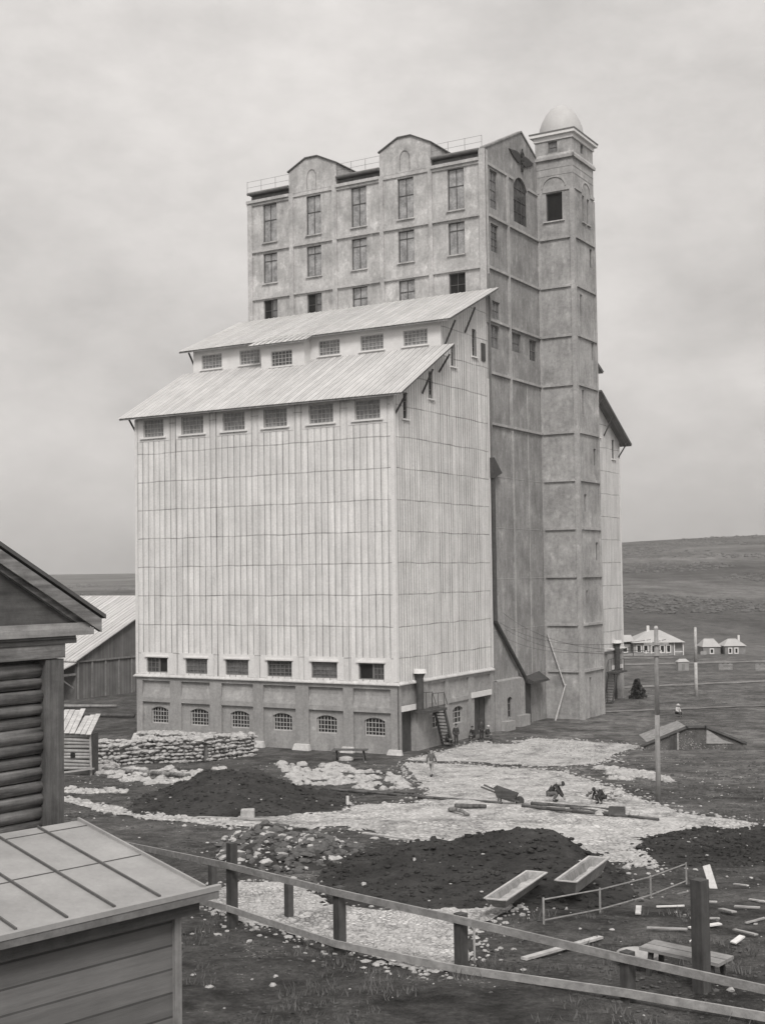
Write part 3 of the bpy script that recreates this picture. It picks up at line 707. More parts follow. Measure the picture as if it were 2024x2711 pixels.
# clerestories
CW = [(22.7, 25.03), (18.42, 20.68), (9.92, 12.1), (5.53, 7.82), (1.28, 3.6)]
fc = FF(8.0); mb = MB()
wall(mb, fc, 0, W, 32.3, 34.95, [(a, b, 32.95, 34.3) for a, b in CW], .2)
mb.build('clerestory', 'whiteboard', EL)
mb = MB(); wall(mb, FB(FV - 8.0), 0, W, 32.3, 34.95); mb.build('clerestory', 'whiteboard', EL)
mb = MB(); fb = FF(7.08); wall(mb, fb, 13.0, 17.6, 31.6, 34.5, [(14.28, 16.55, 32.3, 33.68)], .2)
mb.quad((-13.0, 7.08, 31.6), (-13.0, 8.0, 31.6), (-13.0, 8.0, 34.75), (-13.0, 7.08, 34.5)); mb.quad((-17.6, 7.08, 31.6), (-17.6, 8.0, 31.6), (-17.6, 8.0, 34.75), (-17.6, 7.08, 34.5))
mb.build('clerestory_bay', 'whiteboard', EL)
mb = MB(); slab(mb, 12.4, 18.5, 6.45, 34.25, 8.1, 35.05, .15); b_ = mb.build('bay_roof', 'soffit', EL)
mb = MB(); rooftop(mb, 12.36, 18.54, 6.4, 34.25, 8.2, 35.12); mb.build('roof_sheeting', 'roof_x', b_)
for a, b in CW: window(fc, a, b, 32.95, 34.3, 6, 4, .18, 'muntin', 'glass_pale', .15, sillm='whiteboard')
window(fb, 14.28, 16.55, 32.3, 33.68, 6, 4, .18, 'muntin', 'glass_mid', .15, sillm='whiteboard')

# --- brick headhouse ----------------------------------------------------------
fh = FF(S)
BW = [(22.6, 24.25), (17.45, 19.13), (12.36, 14.03), (7.28, 8.97), (2.1, 3.76)]
mb = MB()
H3 = [(a, b, 46.55, 50.35) for a, b in BW] + [(a, b, 42.5, 45.45) for a, b in BW] + [(a, b, 38.7, 40.85) for a, b in BW]
wall(mb, fh, 0, W, 34, 50.9, H3, .28)
mb.build('front_wall', 'stucco', EL)
bands = [45.65, 40.95, 36.2, 31.5, 26.95, 22.4, 17.82, 13.3, 8.75, 4.4]
its = []
for z in (45.65, 40.95):
    for a, b in ((.52, 5.3), (5.7, 10.45), (10.86, 15.6), (16.1, 20.6), (21.05, 25.5)): its.append((fh, a, b, z - .0, z + .2, .003, .2))
for a, b in ((5.7, 10.45), (16.1, 20.6)): its.append((fh, a, b, 50.5, 50.66, .003, .12))
fparts('string_course', 'band', its)
its = []
for a, b in ((.52, 5.3), (10.86, 15.6), (21.05, 26.1)): its += [(fh, a, b, 50.62, 50.9, .003, .3), (fh, a, b, 50.38, 50.6, .003, .14)]
fparts('cornice', 'band', its)
fparts('pilaster', 'stucco', [(fh, a, b, 36, 50.9, .003, .17) for a, b in ((5.3, 5.7), (10.45, 10.86), (15.6, 16.1), (20.6, 21.05))] + [(fh, 25.5, W + .02, 36, 50.6, .003, .17)])
fparts('corner_pier', 'band', [(fh, -.1, .52, 36, 51.6, .003, .19), (fs, S - .16, S + .42, 36, 51.6, .003, .10)])
for k, (a, b) in enumerate(BW):
    window(fh, a, b, 46.55, 50.35, 2, 4, .24, 'muntin_dark', 'glass_brick', .1, splits=[48.75], wbar=.06, sillm='stucco')
    window(fh, a, b, 42.5, 45.45, 2, 3, .24, 'muntin_dark', 'glass_brick', .1, splits=[44.7], wbar=.06, sillm='stucco')
    g = ('void', 'glass', 'glass', 'void', 'void')[4 - k] if k != 4 else 'void'
    if k in (0, 1):     # half open, dark
        window(fh, a + .75, b, 38.7, 40.85, 1, 2, .24, 'muntin_dark', 'void', None, label='opening without glass'); window(fh, a, a + .75, 38.7, 40.85, 1, 2, .24, 'muntin_dark', 'glass', None)
    else: window(fh, a, b, 38.7, 40.85, 2, 2, .24, 'muntin_dark', 'void' if k == 4 else 'glass_brick', None, wbar=.06)
# wall dormers with low gables
def dormer(a, b, c, zp):
    zs = zp - 1.0; f = FF(S)
    pts = [(a, 50.9), (b, 50.9), (b, zs), (c + .7, zp), (c - .7, zp), (a, zs)]
    mb = MB(); mb.prism(pts, lambda u, z, n: f(u, z, n), .02, -.35)
    for u in (a + .02, b - .02): mb.quad((-u, S + .35, 50.9), (-u, S + 4.0, 50.9), (-u, S + 4.0, zs - .02), (-u, S + .35, zs - .02))
    d = mb.build('dormer', 'stucco', EL)
    mb = MB(); K = 10
    for k in range(K):
        t0, t1 = math.pi * k / K, math.pi * (k + 1) / K
        mb.beam(f(c + .52 * math.cos(t0), 52.1 + .8 * math.sin(t0), .04), f(c + .52 * math.cos(t1), 52.1 + .8 * math.sin(t1), .04), .05, .09)
    for q in (-.52, .52): mb.beam(f(c + q, 51.1, .04), f(c + q, 52.1, .04), .05, .06)
    mb.build('blind_arch', 'stucco_side', d)
    mb = MB(); L = [(b + .12, zs - .05), (c + .7, zp), (c - .7, zp), (a - .12, zs - .05)]
    for (ua, za), (ub, zb) in zip(L[:-1], L[1:]):
        mb.hexa([f(ua, za, .16), f(ub, zb, .16), f(ub, zb, -4.2), f(ua, za, -4.2), f(ua, za + .12, .16), f(ub, zb + .12, .16), f(ub, zb + .12, -4.2), f(ua, za + .12, -4.2)])
    mb.build('dormer_roof', 'roof_dark', d)
dormer(5.4, 10.83, 8.15, 54.15); dormer(15.65, 21.1, 18.45, 54.05)
# side wall with gable
mb = MB()
gab = ramp([(S, 51.7), (24.6, 55.35), (32.45, 51.7)])
HS = [(17.7, 19.3, 46.6, 50.1), (17.75, 19.35, 42.65, 45.2), (22.75, 25.85, 46.5, 50.95, 1.0), (17.8, 19.35, 36.6, 38.2), (17.2, 19.15, 33.9, 36.0), (21.5, 23.8, 34.2, 36.0), (25.7, 27.4, 33.9, 35.9)]
wall(mb, fs, S, T + .3, -.8, gab, HS, .28, [24.6])
wall(mb, fs, T + .3, 32.45, 36, gab)
wall(mb, FL(W), S, 32.45, 34, 50.9); wall(mb, FB(32.45), 0, W, 34, 50.9)
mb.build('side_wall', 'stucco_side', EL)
its = []
for z in bands[:5]: its += [(fs, a, b, z - .0, z + .22, .003, .2) for a, b in ((S + .45, 21.1), (21.55, T - .01))]
its += [(fs, S + .45, 22.7, 50.3, 50.55, .003, .12), (fs, 25.9, T - .01, 50.12, 50.36, .003, .12)] + [(fs, S + .1, T - .01, z, z + .05, .002, .02) for z in bands[5:]]
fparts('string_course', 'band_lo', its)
fparts('pilaster', 'band_lo', [(fs, 21.1, 21.55, 27, 50.3, .003, .12), (fs, 21.45, 21.72, 4.5, 26.8, .003, .07), (fs, 24.9, 25.05, 4.5, 31.3, .003, .04)])
for k, h in enumerate(HS):
    window(fs, h[0], h[1], h[2], h[3], 3 if k == 2 else 2, 4, .24, 'muntin_grey' if k != 2 else 'muntin_dark', ('glass', 'glass_mid', 'glass_mid', 'glass', 'glass', 'glass', 'glass_mid')[k], None, splits=None if k < 3 else [(h[2] + h[3]) / 2], wbar=.05)
# flat main roof behind the dormers, parapet gable standing up at the yard end
mb = MB(); mb.box(-W + .05, -.36, S + .1, 32.4, 51.5, 51.72); mb.build('main_roof', 'roof_dark', EL)
mb = MB(); mb.prism([(S + .02, 50.95), (32.4, 50.95), (32.4, 51.65), (24.6, 55.3), (S + .02, 51.65)], fs, -.03, -.36); mb.build('parapet_gable', 'stucco', EL)
mb = MB()
for va, za, vb, zb in ((S - .12, 51.66, 24.6, 55.36), (32.5, 51.66, 24.6, 55.36)):
    mb.hexa([(.1, va, za), (-.42, va, za), (-.42, vb, zb), (.1, vb, zb), (.1, va, za + .16), (-.42, va, za + .16), (-.42, vb, zb + .16), (.1, vb, zb + .16)])
mb.build('gable_coping', 'stucco_side', EL)
for a, b in ((.5, 5.35), (10.86, 15.6), (21.1, 26.0)):
    mb = MB(); mb.fbox(fh, a, b, 50.9, 51.49, -.55, -.5); mb.build('roof_edge_recess', 'stucco_side', EL)
    mb = MB(); mb.tube(fh(a, 51.62, .14), fh(b, 51.62, .14), .15, n=10); mb.build('gutter', 'iron_grey', EL)
for a, b in ((.3, 5.4), (10.9, 15.6), (21.1, 26.2)):
    mb = MB()
    for u in np.linspace(a, b, 4): mb.tube(fh(u, 51.7, -.1), fh(u, 52.95, -.1), .02, n=6)
    for z in (52.35, 52.92): mb.tube(fh(a, z, -.1), fh(b, z, -.1), .014, n=6)
    mb.build('roof_railing', 'iron_grey', EL)
# winged emblem on the gable
mb = MB(); ff = lambda v, z, n: fs(v, z, n)
for sg in (-1, 1):
    c = 24.55
    P = [(.18, 52.95), (.75, 53.25), (1.5, 53.22), (2.2, 53.1), (2.75, 53.05), (2.3, 52.86), (2.35, 52.78), (1.9, 52.66), (1.9, 52.56), (1.4, 52.48), (1.35, 52.38), (.85, 52.3), (.8, 52.2), (.35, 52.35), (.18, 52.5)]
    P = [(c + sg * a, z + .0) for a, z in P]; mb.prism(P if sg > 0 else P[::-1], ff, .02, .12)
mb.beam(fs(24.55, 51.55, .16), fs(24.55, 53.75, .16), .13, .1)
for k in range(14):
    t0, t1 = k / 14, (k + 1) / 14
    for sg in (-1, 1):
        mb.tube(fs(24.55 + sg * .34 * math.sin(t0 * 3 * math.pi) * (1.1 - .5 * (1 - t0)), 51.6 + 1.9 * t0, .17), fs(24.55 + sg * .34 * math.sin(t1 * 3 * math.pi) * (1.1 - .5 * (1 - t1)), 51.6 + 1.9 * t1, .17), .06, n=6)
mb.build('winged_emblem', 'emblem', EL)

# --- stair tower --------------------------------------------------------------
ft = FF(T); fq = FS(-UT)
mb = MB()
TWF = [(-2.6, -.92, 47.48, 50.2), (-2.2, -1.25, 54.12, 55.2)]
TWS = [(30.45, 30.98, 47.62, 50.25), (31.66, 32.2, 47.62, 50.15), (30.25, 30.95, 54.3, 55.25), (32.1, 32.75, 43.5, 45.35), (29.4, 29.95, 38.3, 40.4), (32.1, 32.63, 34.4, 36.1), (29.42, 29.98, 28.6, 31.2), (32.05, 32.65, 24.1, 25.75), (29.43, 30.0, 19.55, 21.2), (32.15, 32.75, 14.9, 16.65), (29.43, 29.9, 10.4, 12.05), (29.8, 30.3, -.8, 3.8)]
wall(mb, ft, -UT, .1, -.8, 55.3, TWF, .3); wall(mb, fq, T, TQ, -.8, 55.3, TWS, .3)
wall(mb, FB(TQ), -UT, .1, -.8, 55.3); wall(mb, FL(.1), T, TQ, 51, 55.3)
mb.build('tower_wall', 'stucco_tower', EL)
window(ft, -2.6, -.92, 47.48, 50.2, 1, 1, .28, 'muntin_dark', 'void', .25, sillm='band', label='large dark unglazed opening'); window(ft, -2.2, -1.25, 54.12, 55.2, 1, 2, .22, 'muntin_grey', 'glass', None)
for k, h in enumerate(TWS[:-1]): window(fq, *h[:4], 1, 2, .24, 'muntin_grey', 'glass_mid', .18 if k < 2 else None, sillm='band')
mb = MB(); mb.fbox(fq, 29.8, 30.3, -.8, 3.8, -.3, -.25); mb.build('door', 'timber_dark', EL)['label'] = 'tall narrow dark door of the tower'
its = []
for z in bands:
    for f, a, b in ((ft, -3.36, -.31), (fq, T + .33, TQ - .21)): its.append((f, a, b, z - .0, z + .24, .003, .17))
its += [(ft, -.30, .02, 50.3, 50.66, .003, .1), (ft, -3.39, -2.9, 50.3, 50.66, .003, .1), (ft, -2.9, -.62, 50.3, 50.86, .003, .08), (fq, T + .33, 30.2, 50.4, 50.7, .003, .1), (fq, 32.45, TQ, 50.4, 50.7, .003, .1)]
for z in (51.9, 52.6):
    for f, a, b in ((ft, -UT + .02, -.02), (fq, T + .02, TQ - .02)): its.append((f, a, b, z, z + .05, .003, .03))
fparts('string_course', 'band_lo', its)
for f, a, b in ((ft, -UT - .2, .1), (fq, T - .2, TQ + .2)):
    mb = MB(); mb.fbox(f, a, b, 53.42, 53.72, .005, .2); mb.hexa([f(a, 53.72, .005), f(b, 53.72, .005), f(b, 53.72, .2), f(a, 53.72, .2), f(a, 54.0, .005), f(b, 54.0, .005), f(b, 54.0, .02), f(a, 54.0, .02)]); mb.build('attic_sill', 'band_lo', EL)
fparts('corner_pier', 'band_lo', [(ft, -UT - .09, -UT + .33, -.8, 50.28, .003, .09), (fq, T + .003, T + .32, -.8, 50.28, .003, .09), (fq, TQ - .2, TQ + .08, -.8, 50.28, .003, .09), (ft, -.3, -.02, 27, 50.28, .003, .04)])
for f, c, r in ((ft, -1.78, 1.2), (fq, 31.4, 1.05)):
    mb = MB()
    for k in range(12):
        t0, t1 = math.pi * k / 12, math.pi * (k + 1) / 12
        mb.beam(f(c + r * math.cos(t0), 50.75 + r * .85 * math.sin(t0), .05), f(c + r * math.cos(t1), 50.75 + r * .85 * math.sin(t1), .05), .07, .12)
    mb.build('arch_moulding', 'band_lo', EL)
mb = MB(); e = .4
mb.box(-.1 - e, UT + e, T - e, TQ + e, 55.72, 56.0); mb.box(-.1 - .12, UT + .12, T - .12, TQ + .12, 55.3, 55.72)
c_ = mb.build('tower_cornice', 'trim', EL)
mb = MB(); mb.box(-.1 - e - .05, UT + e + .05, T - e - .05, TQ + e + .05, 56.0, 56.12); mb.build('cornice_capping', 'iron_grey', c_)
mb = MB(); mb.lathe((1.55, 30.75, 56.12), [(2.2, 0), (2.18, .5), (2.08, 1.1), (1.86, 1.75), (1.5, 2.4), (1.02, 2.95), (.5, 3.3), (.0, 3.5)], 16); mb.build('dome', 'dome', EL, True)

# --- grain spout, downpipe and low annex on the yard side ---------------------
mb = MB()
mb.path([fs(S + .12, 40.4, .2), fs(S + .12, 23.0, .2)], .07); mb.build('downpipe', 'iron_grey', EL)
mb = MB(); mb.path([fs(S + .2, 22.9, .2), fs(S + .2, 9.6, .2), fs(22.6, 4.3, .35), fs(22.9, 3.9, .35)], .19, 10)
p = mb.build('grain_spout', 'iron', EL)
mb = MB(); mb.prism([(S - .1, 24.0), (S + 1.5, 22.7), (S - .1, 22.2)], fs, .02, .5); mb.build('spout_hood', 'iron', p)
mb = MB(); mb.hexa([fs(22.9, 3.75, .15), fs(26.6, 3.85, .15), fs(26.6, 3.75, 1.1), fs(22.9, 3.65, 1.1), fs(22.9, 4.3, .15), fs(26.2, 4.6, .15), fs(26.2, 3.95, 1.1), fs(22.9, 3.9, 1.1)]); mb.build('hopper_canopy', 'iron', EL)
mb = MB(); wall(mb, lambda v, z, n: fs(v, z, n + .28), S + .3, 22.7, -.8, 4.3, [(18.9, 19.9, .95, 2.8, .2)], .3)
mb.quad(fs(22.7, -.8, .28), fs(22.7, -.8, .002), fs(22.7, 4.3, .002), fs(22.7, 4.3, .28)); mb.quad(fs(S + .3, -.8, .28), fs(S + .3, -.8, .002), fs(S + .3, 4.3, .002), fs(S + .3, 4.3, .28))
mb.quad(fs(S + .3, 4.3, .28), fs(22.7, 4.3, .28), fs(22.7, 4.42, .002), fs(S + .3, 4.42, .002))
for a, b in ((S + .32, 17.3), (21.7, 22.1)): mb.fbox(fs, a, b, -.8, 4.2, .283, .42)
mb.fbox(fs, 17.35, 19.0, -.8, .8, .283, 1.0); mb.fbox(fs, 20.6, 22.6, -.8, 1.0, .283, .8)
mb.build('annex', 'brick', EL)
window(lambda v, z, n: fs(v, z, n + .28), 18.9, 19.9, .95, 2.8, 2, 3, .26, 'muntin_grey', 'glass_dark', None)
mb = MB(); mb.fbox(fs, 22.75, 24.4, -.8, 3.7, .01, .08); mb.build('recess_door_panel', 'timber_dark', EL)  # dark panel stands for the shadowed recess under the hopper canopy
# ------------------------------------------------------------------ long shed beyond the elevator
t = thing('long_shed', 'long low shed with ribbed pale roof and boarded gable end behind the elevator', 'shed', (-36.77, 148.46, 0), YAW - math.pi / 2)
mb = MB(); LN = 70
mb.poly((0, 0, -.5), (0, 31, -.5), (0, 31, 4.28), (0, 0, 4.28)); mb.quad((0, 0, -.5), (-LN, 0, -.5), (-LN, 0, 4.4), (0, 0, 4.4)); mb.build('wall', 'shedwall', t)
mb = MB(); mb.poly((.08, -.2, 4.28), (.08, 31.2, 4.28), (.08, 15.5, 11.25)); mb.quad((.08, -.2, 4.28), (.08, 31.2, 4.28), (-.01, 31.2, 4.28), (-.01, -.2, 4.28)); mb.build('gable', 'shedgable', t)
mb = MB()
for k in range(14): mb.box(.003, .10, .2 + 2.25 * k, .42 + 2.25 * k, -.5, 4.2)
mb.box(.09, .16, -.2, 31.2, 4.2, 4.4); mb.build('batten', 'timber', t)
mb = MB()
for sg in (0, 1):
    ya, yb = (-.5, 15.5) if sg == 0 else (31.5, 15.5)
    mb.hexa([(.5, ya, 4.35), (-LN, ya, 4.35), (-LN, yb, 11.4), (.5, yb, 11.4), (.5, ya, 4.5), (-LN, ya, 4.5), (-LN, yb, 11.55), (.5, yb, 11.55)])
x = .3
while x > -LN: mb.beam((x, -.5, 4.53), (x, 15.5, 11.58), .06, .07); x -= .8
mb.build('roof', 'roof_x', t)
mb = MB(); mb.hexa([(.3, -3.6, 3.15), (-LN, -3.6, 3.15), (-LN, -.1, 4.2), (.3, -.1, 4.2), (.3, -3.6, 3.3), (-LN, -3.6, 3.3), (-LN, -.1, 4.33), (.3, -.1, 4.33)])
p = mb.build('lean_to_roof', 'roof_x', t)
mb = MB(); mb.box(-.2, 0, -3.4, -3.2, -.5, 3.2); mb.beam((-.1, -3.2, 3.0), (-.1, -.3, 1.3), .14, .14); mb.box(-.2, 0, -3.2, 0, 2.75, 3.0)
for k in range(1, 12): mb.box(-6 * k, -6 * k + .2, -3.4, -3.2, -.5, 3.2)
mb.build('post', 'timber', p)

# ------------------------------------------------------------------ log house at the left edge
P0 = (-6.477, 25.0); gz = float(hgt(*P0)) - .4
t = thing('log_house', 'dark two storey log house gable with heavy boxed cornice at the left edge', 'log house', (P0[0], P0[1], gz), math.atan2(-.8, -.6))
zt = 12.45 - gz; HW = 7.0; HD = 9.0
mb = MB(); mb.box(.02, HW, -HD, -.36, 0, zt); mb.build('wall', 'timber_dark_x', t)
mb = MB(); z = .1; k = 0
while z < zt - .1:
    r_ = .122 + .016 * math.sin(k * 2.3) + .008 * math.sin(k * 5.1)
    mb.tube((-.02, -.22 + .03 * math.sin(k * 1.7), z), (HW, -.22 + .03 * math.cos(k * 1.1), z), r_, r_ * 1.04, 10)
    z += .245; k += 1
mb.build('log_courses', 'log', t, True)
mb = MB(); mb.box(-.06, .36, -.5, .0, 0, zt - .02); mb.build('corner_casing', 'casing', t)
mb = MB(); mb.box(-.08, HW + .2, -.2, .02, zt, zt + .27); mb.build('frieze_board', 'log', t)
mb = MB(); mb.box(-.34, HW + .3, -.3, .04, zt + .27, zt + .37); mb.box(-.3, HW + .3, -.3, .07, zt + .37, zt + .42); mb.build('cornice_bed', 'timber_dark_x', t)
mb = MB(); mb.box(-.72, HW + .7, -.4, .10, zt + .42, zt + .56); mb.box(-.66, HW + .66, -.4, .06, zt + .56, zt + .66); mb.build('cornice', 'timber_x', t)
mb = MB(); ap = (3.5, zt + .62 + 4.2 * .575)
mb.prism([(-.4, zt + .66), (7.4, zt + .66), (3.5, zt + .66 + 3.9 * .575)], lambda a, b, n: (a, n, b), -.1, -.3); mb.build('gable', 'timber_dark_x', t)
mb = MB(); sl_ = .575
for sg in (0, 1):
    x0 = -.9 if sg == 0 else HW + .9; za = zt + .62; xb = 3.5; zb = za + 4.4 * sl_
    mb.hexa([(x0, .12, za - .16), (xb, .12, zb - .16), (xb, .02, zb - .16), (x0, .02, za - .16), (x0, .12, za + .1), (xb, .12, zb + .1), (xb, .02, zb + .1), (x0, .02, za + .1)])
    mb.hexa([(x0 + (.35 if sg == 0 else -.35), .015, za - .26 + .2), (xb, .015, zb - .26), (xb, -.09, zb - .26), (x0 + (.35 if sg == 0 else -.35), -.09, za - .26 + .2), (x0 + (.3 if sg == 0 else -.3), .015, za + .0 + .17), (xb, .015, zb), (xb, -.09, zb), (x0 + (.3 if sg == 0 else -.3), -.09, za + .17)])
mb.build('bargeboard', 'log', t)
mb = MB()
for sg in (0, 1):
    x0 = -.98 if sg == 0 else HW + .98; za = zt + .66; xb = 3.5; zb = za + 4.48 * sl_
    mb.hexa([(x0, .16, za + .06), (xb, .16, zb + .06), (xb, -HD - .5, zb + .06), (x0, -HD - .5, za + .06), (x0, .16, za + .14), (xb, .16, zb + .14), (xb, -HD - .5, zb + .14), (x0, -HD - .5, za + .14)])
mb.build('roof', 'roof_dark', t)

# ------------------------------------------------------------------ tin roofed shed in the left corner
PC = Vector((-2.733, 18.0, 9.704)); E2 = Vector((.97, 1, 0)).normalized(); R2 = Vector((-E2.y, E2.x, 0))
gz = float(hgt(-4, 18)) - .2
t = thing('tin_roof_shed', 'low plank shed with pale standing seam tin roof in the bottom left corner', 'shed', (PC.x, PC.y, gz), math.atan2(E2.y, E2.x))
ez = PC.z - gz; tl = .17
q = lambda s, r, dz=0.: (s, r, ez + tl * r + dz)
def tinslab(mb, s0, s1, r0, r1, d0, d1): mb.hexa([q(s0, r0, d0), q(s1, r0, d0), q(s1, r1, d0), q(s0, r1, d0), q(s0, r0, d1), q(s1, r0, d1), q(s1, r1, d1), q(s0, r1, d1)])
mb = MB(); tinslab(mb, -7.5, .0, -.04, 3.12, -.03, 0); rf = mb.build('roof', 'tin', t)
mb = MB()
for s in (-.71, -1.42, -2.12, -2.83, -3.55, -4.3, -5.0, -5.7): tinslab(mb, s - .012, s + .012, -.02, 3.1, .002, .035)
for s, r_ in ((-.7, 1.42), (-1.42, 1.42), (-2.12, 1.38), (-2.83, 1.42), (-3.55, 1.4), (0, 1.42)): tinslab(mb, s - .69, s - .02, r_, r_ + .012, .002, .012)
for s in (-.7, -1.42): tinslab(mb, s + .02, s + .7, 2.85, 2.86, .002, .012)
mb.build('standing_seam', 'tinseam', rf)
mb = MB(); tinslab(mb, -.012, .02, -.06, 3.12, -.02, .05); tinslab(mb, -7.5, .26, -.10, -.04, -.05, .02); mb.build('roof_edge', 'tin', rf)
mb = MB(); mb.box(-7.5, .22, -.09, .0, ez - .17, ez - .055); mb.build('gutter', 'iron_grey', t)
mb = MB(); mb.box(-7.5, .0, .06, .12, ez - .36, ez - .06); mb.build('fascia', 'timber_dark_x', t)
mb = MB(); mb.box(-7.5, -.33, .24, 3.0, 0, ez - .02); mb.build('wall', 'shedplank', t)
mb = MB(); mb.box(-.33, -.22, .18, .35, 0, ez - .1); mb.build('corner_post', 'timber', t)

# ------------------------------------------------------------------ log hut
gz = float(hgt(-21.4, 86))
t = thing('log_hut', 'small rough log hut with sagging board roof beside the pale quarry stone stack', 'log hut', (-22.35, 86, gz))
mb = MB(); mb.box(.06, 1.95, .1, 2.4, -.3, 2.5); mb.build('wall', 'timber_dark_x', t)
mb = MB(); z = .42; k = 0
while z < 2.7:
    mb.tube((-.08, .06, z + .03 * math.sin(k)), (1.98 - .06 * (k % 2), .06, z - .06 + .04 * math.cos(2 * k)), .13, .11, 8); z += .235; k += 1
mb.build('log_courses', 'board', t, True)
mb = MB(); mb.box(.68, .98, -.1, .0, 1.12, 1.42); mb.build('window', 'void', t)
mb = MB(); mb.tube((2.02, .0, -.2), (1.96, .0, 2.65), .08, .07, 8); mb.beam((-.3, -.25, .12), (2.3, -.3, .42), .16, .1); mb.build('post', 'board', t)
mb = MB(); rr = random.Random(9)
for k in range(7):
    x = -.25 + .36 * k; s = .12 * rr.random() + (0 if k < 4 else -.25)
    mb.beam((x, -.3, 2.82 - .03 * k), (x + .05, 2.5 + s, 3.95 + s - (.1 if k > 3 else 0)), .33, .04, (0, 0, 1))
mb.build('roof', 'timber_pale', t)

# ------------------------------------------------------------------ board fence in the foreground
t = thing('board_fence', 'two rail board fence with dark square posts running across the foreground', 'fence', on(-1.26, 26.8)); O = Vector(t.location)
PF = [(-8.4, 37.2, 1.55, 6.6, 5.6), (-3.83, 29.71, 1.92, 7.48, 6.52), (-1.26, 26.8, 1.40, 7.56, 6.52), (1.12, 24.69, 1.24, 7.54, 6.62), (3.87, 22.51, 1.0, 7.42, 6.84), (7.4, 19.4, 1.2, 7.40, 7.1)]
for x, y, h, zu, zl in PF:
    mb = MB(); g = float(hgt(x, y)) - .3; top = g + .3 + h if x == -3.83 else zu + .02
    mb.beam(Vector((x, y, g)) - O, Vector((x, y, top)) - O, .19, .19, (.77, .64, 0)); mb.build('post', 'timber_dark', t)
for a, b in zip(PF[:-1], PF[1:]):
    d = Vector((b[0] - a[0], b[1] - a[1], 0)).normalized(); nrm = Vector((d.y, -d.x, 0))
    if nrm.y > 0: nrm = -nrm
    for zi, nm in ((3, 'rail'), (4, 'rail')):
        mb = MB(); mb.beam(Vector((a[0], a[1], a[zi] - .07)) + nrm * .125 - O, Vector((b[0], b[1], b[zi] - .07)) + nrm * .125 - O, .05, .14); mb.build(nm, 'timber_x' if zi == 3 else 'board', t)
def post(name, label, cat, x, y, h, w, m, lean=(0, 0), group=None, r=False):
    g = float(hgt(x, y)); mb = MB()
    if r: mb.tube((0, 0, -.3), (lean[0], lean[1], h), w, w * .85, 10)
    else: mb.beam((0, 0, -.3), (lean[0], lean[1], h), w, w, (.77, .64, 0))
    return tag(mb.build(name, m, loc=(x, y, g)), label, cat, group)
post('timber_post', 'thick dark timber post rising above the fence rail near the right edge', 'post', 5.24, 22.95, 1.95, .23, 'timber_dark')
post('short_post', 'short dark post behind the fence close to the tin roof corner', 'post', -4.95, 34.43, .9, .17, 'timber_dark')
post('short_post', 'short dark post standing behind the fence on pale stones', 'post', -2.66, 31.06, .8, .16, 'timber_dark')
post('stake', 'little white stake beside the cobbled road at the tail of the dark mound', 'stake', -2.4, 60.1, .42, .09, 'white')
post('stake', 'thin pale stake just right of the third fence post', 'stake', 1.42, 25.6, .85, .03, 'timber_pale')
# low rail fence behind it
LF = [(3.2, 29.4), (4.7, 30.9), (6.4, 33.5), (7.8, 35.7)]
t = thing('rail_fence', 'low thin pale rail fence on dark soil right of the mortar troughs', 'rail fence', on(4.7, 30.8)); O = Vector(t.location)
for x, y in LF:
    mb = MB(); g = float(hgt(x, y)); mb.beam(Vector((x, y, g - .2)) - O, Vector((x, y, g + .6)) - O, .035, .035, (.5, .8, 0)); mb.build('post', 'board', t)
for (xa, ya), (xb, yb) in zip(LF[:-1], LF[1:]):
    for dz in (.56, .10):
        mb = MB(); mb.beam(Vector(on(xa, ya, dz)) - O, Vector(on(xb, yb, dz)) - O, .018, .025); mb.build('rail', 'board', t)

# ------------------------------------------------------------------ mortar troughs
def trough(label, c, L, Wd, h, rz, z):
    t = thing('mortar_trough', label, 'trough', (c[0], c[1], z), rz, 'mortar troughs')
    th = .035; a, b = L / 2, Wd / 2; a2, b2 = a - .28, b - .12
    mb = MB(); O8 = [(-a2, -b2, 0), (a2, -b2, 0), (a2, b2, 0), (-a2, b2, 0), (-a, -b, h), (a, -b, h), (a, b, h), (-a, b, h)]
    I8 = [(-a2 + th, -b2 + th, th), (a2 - th, -b2 + th, th), (a2 - th, b2 - th, th), (-a2 + th, b2 - th, th), (-a + 2 * th, -b + 2 * th, h), (a - 2 * th, -b + 2 * th, h), (a - 2 * th, b - 2 * th, h), (-a + 2 * th, b - 2 * th, h)]
    mb.v = O8 + I8; mb.f = [(3, 2, 1, 0), (8, 9, 10, 11)]
    for k in range(4):
        j = (k + 1) % 4; mb.f += [(k, j, 4 + j, 4 + k), (8 + j, 8 + k, 12 + k, 12 + j), (4 + k, 4 + j, 12 + j, 12 + k)]
    mb.build('body', 'timber', t)
    mb = MB(); zz = h * .45; fa = a2 + (a - a2) * .45 - .06; fb_ = b2 + (b - b2) * .45 - .05
    n = 14
    for i in range(n + 1):
        for j in range(5):
            x = -fa + 2 * fa * i / n; y = -fb_ + 2 * fb_ * j / 4; mb.v.append((x, y, zz + .05 * mnoise.noise((x * 3, y * 4, c[0]))))
    for i in range(n):
        for j in range(4): mb.f.append((i * 5 + j, (i + 1) * 5 + j, (i + 1) * 5 + j + 1, i * 5 + j + 1))
    mb.build('mortar', 'stone', t, True)
    mb = MB()
    for s in (-1, 1): mb.box(-a - .01, a + .01, s * b - .03, s * b + .03, h + .003, h + .03)
    for s in (-1, 1): mb.box(s * a - .03, s * a + .03, -b + .03, b - .03, h + .002, h + .028)
    mb.build('rim', 'timber_pale', t)
trough('long pale mortar trough lying lower and left on the mound', (2.84, 32.0), 3.0, .52, .24, math.atan2(3.1, 1.45), 6.06)
trough('pale mortar trough with a visible sloping end, upper and right on the mound', (4.62, 33.1), 2.85, .52, .36, math.atan2(3.1, 1.45), 6.06)

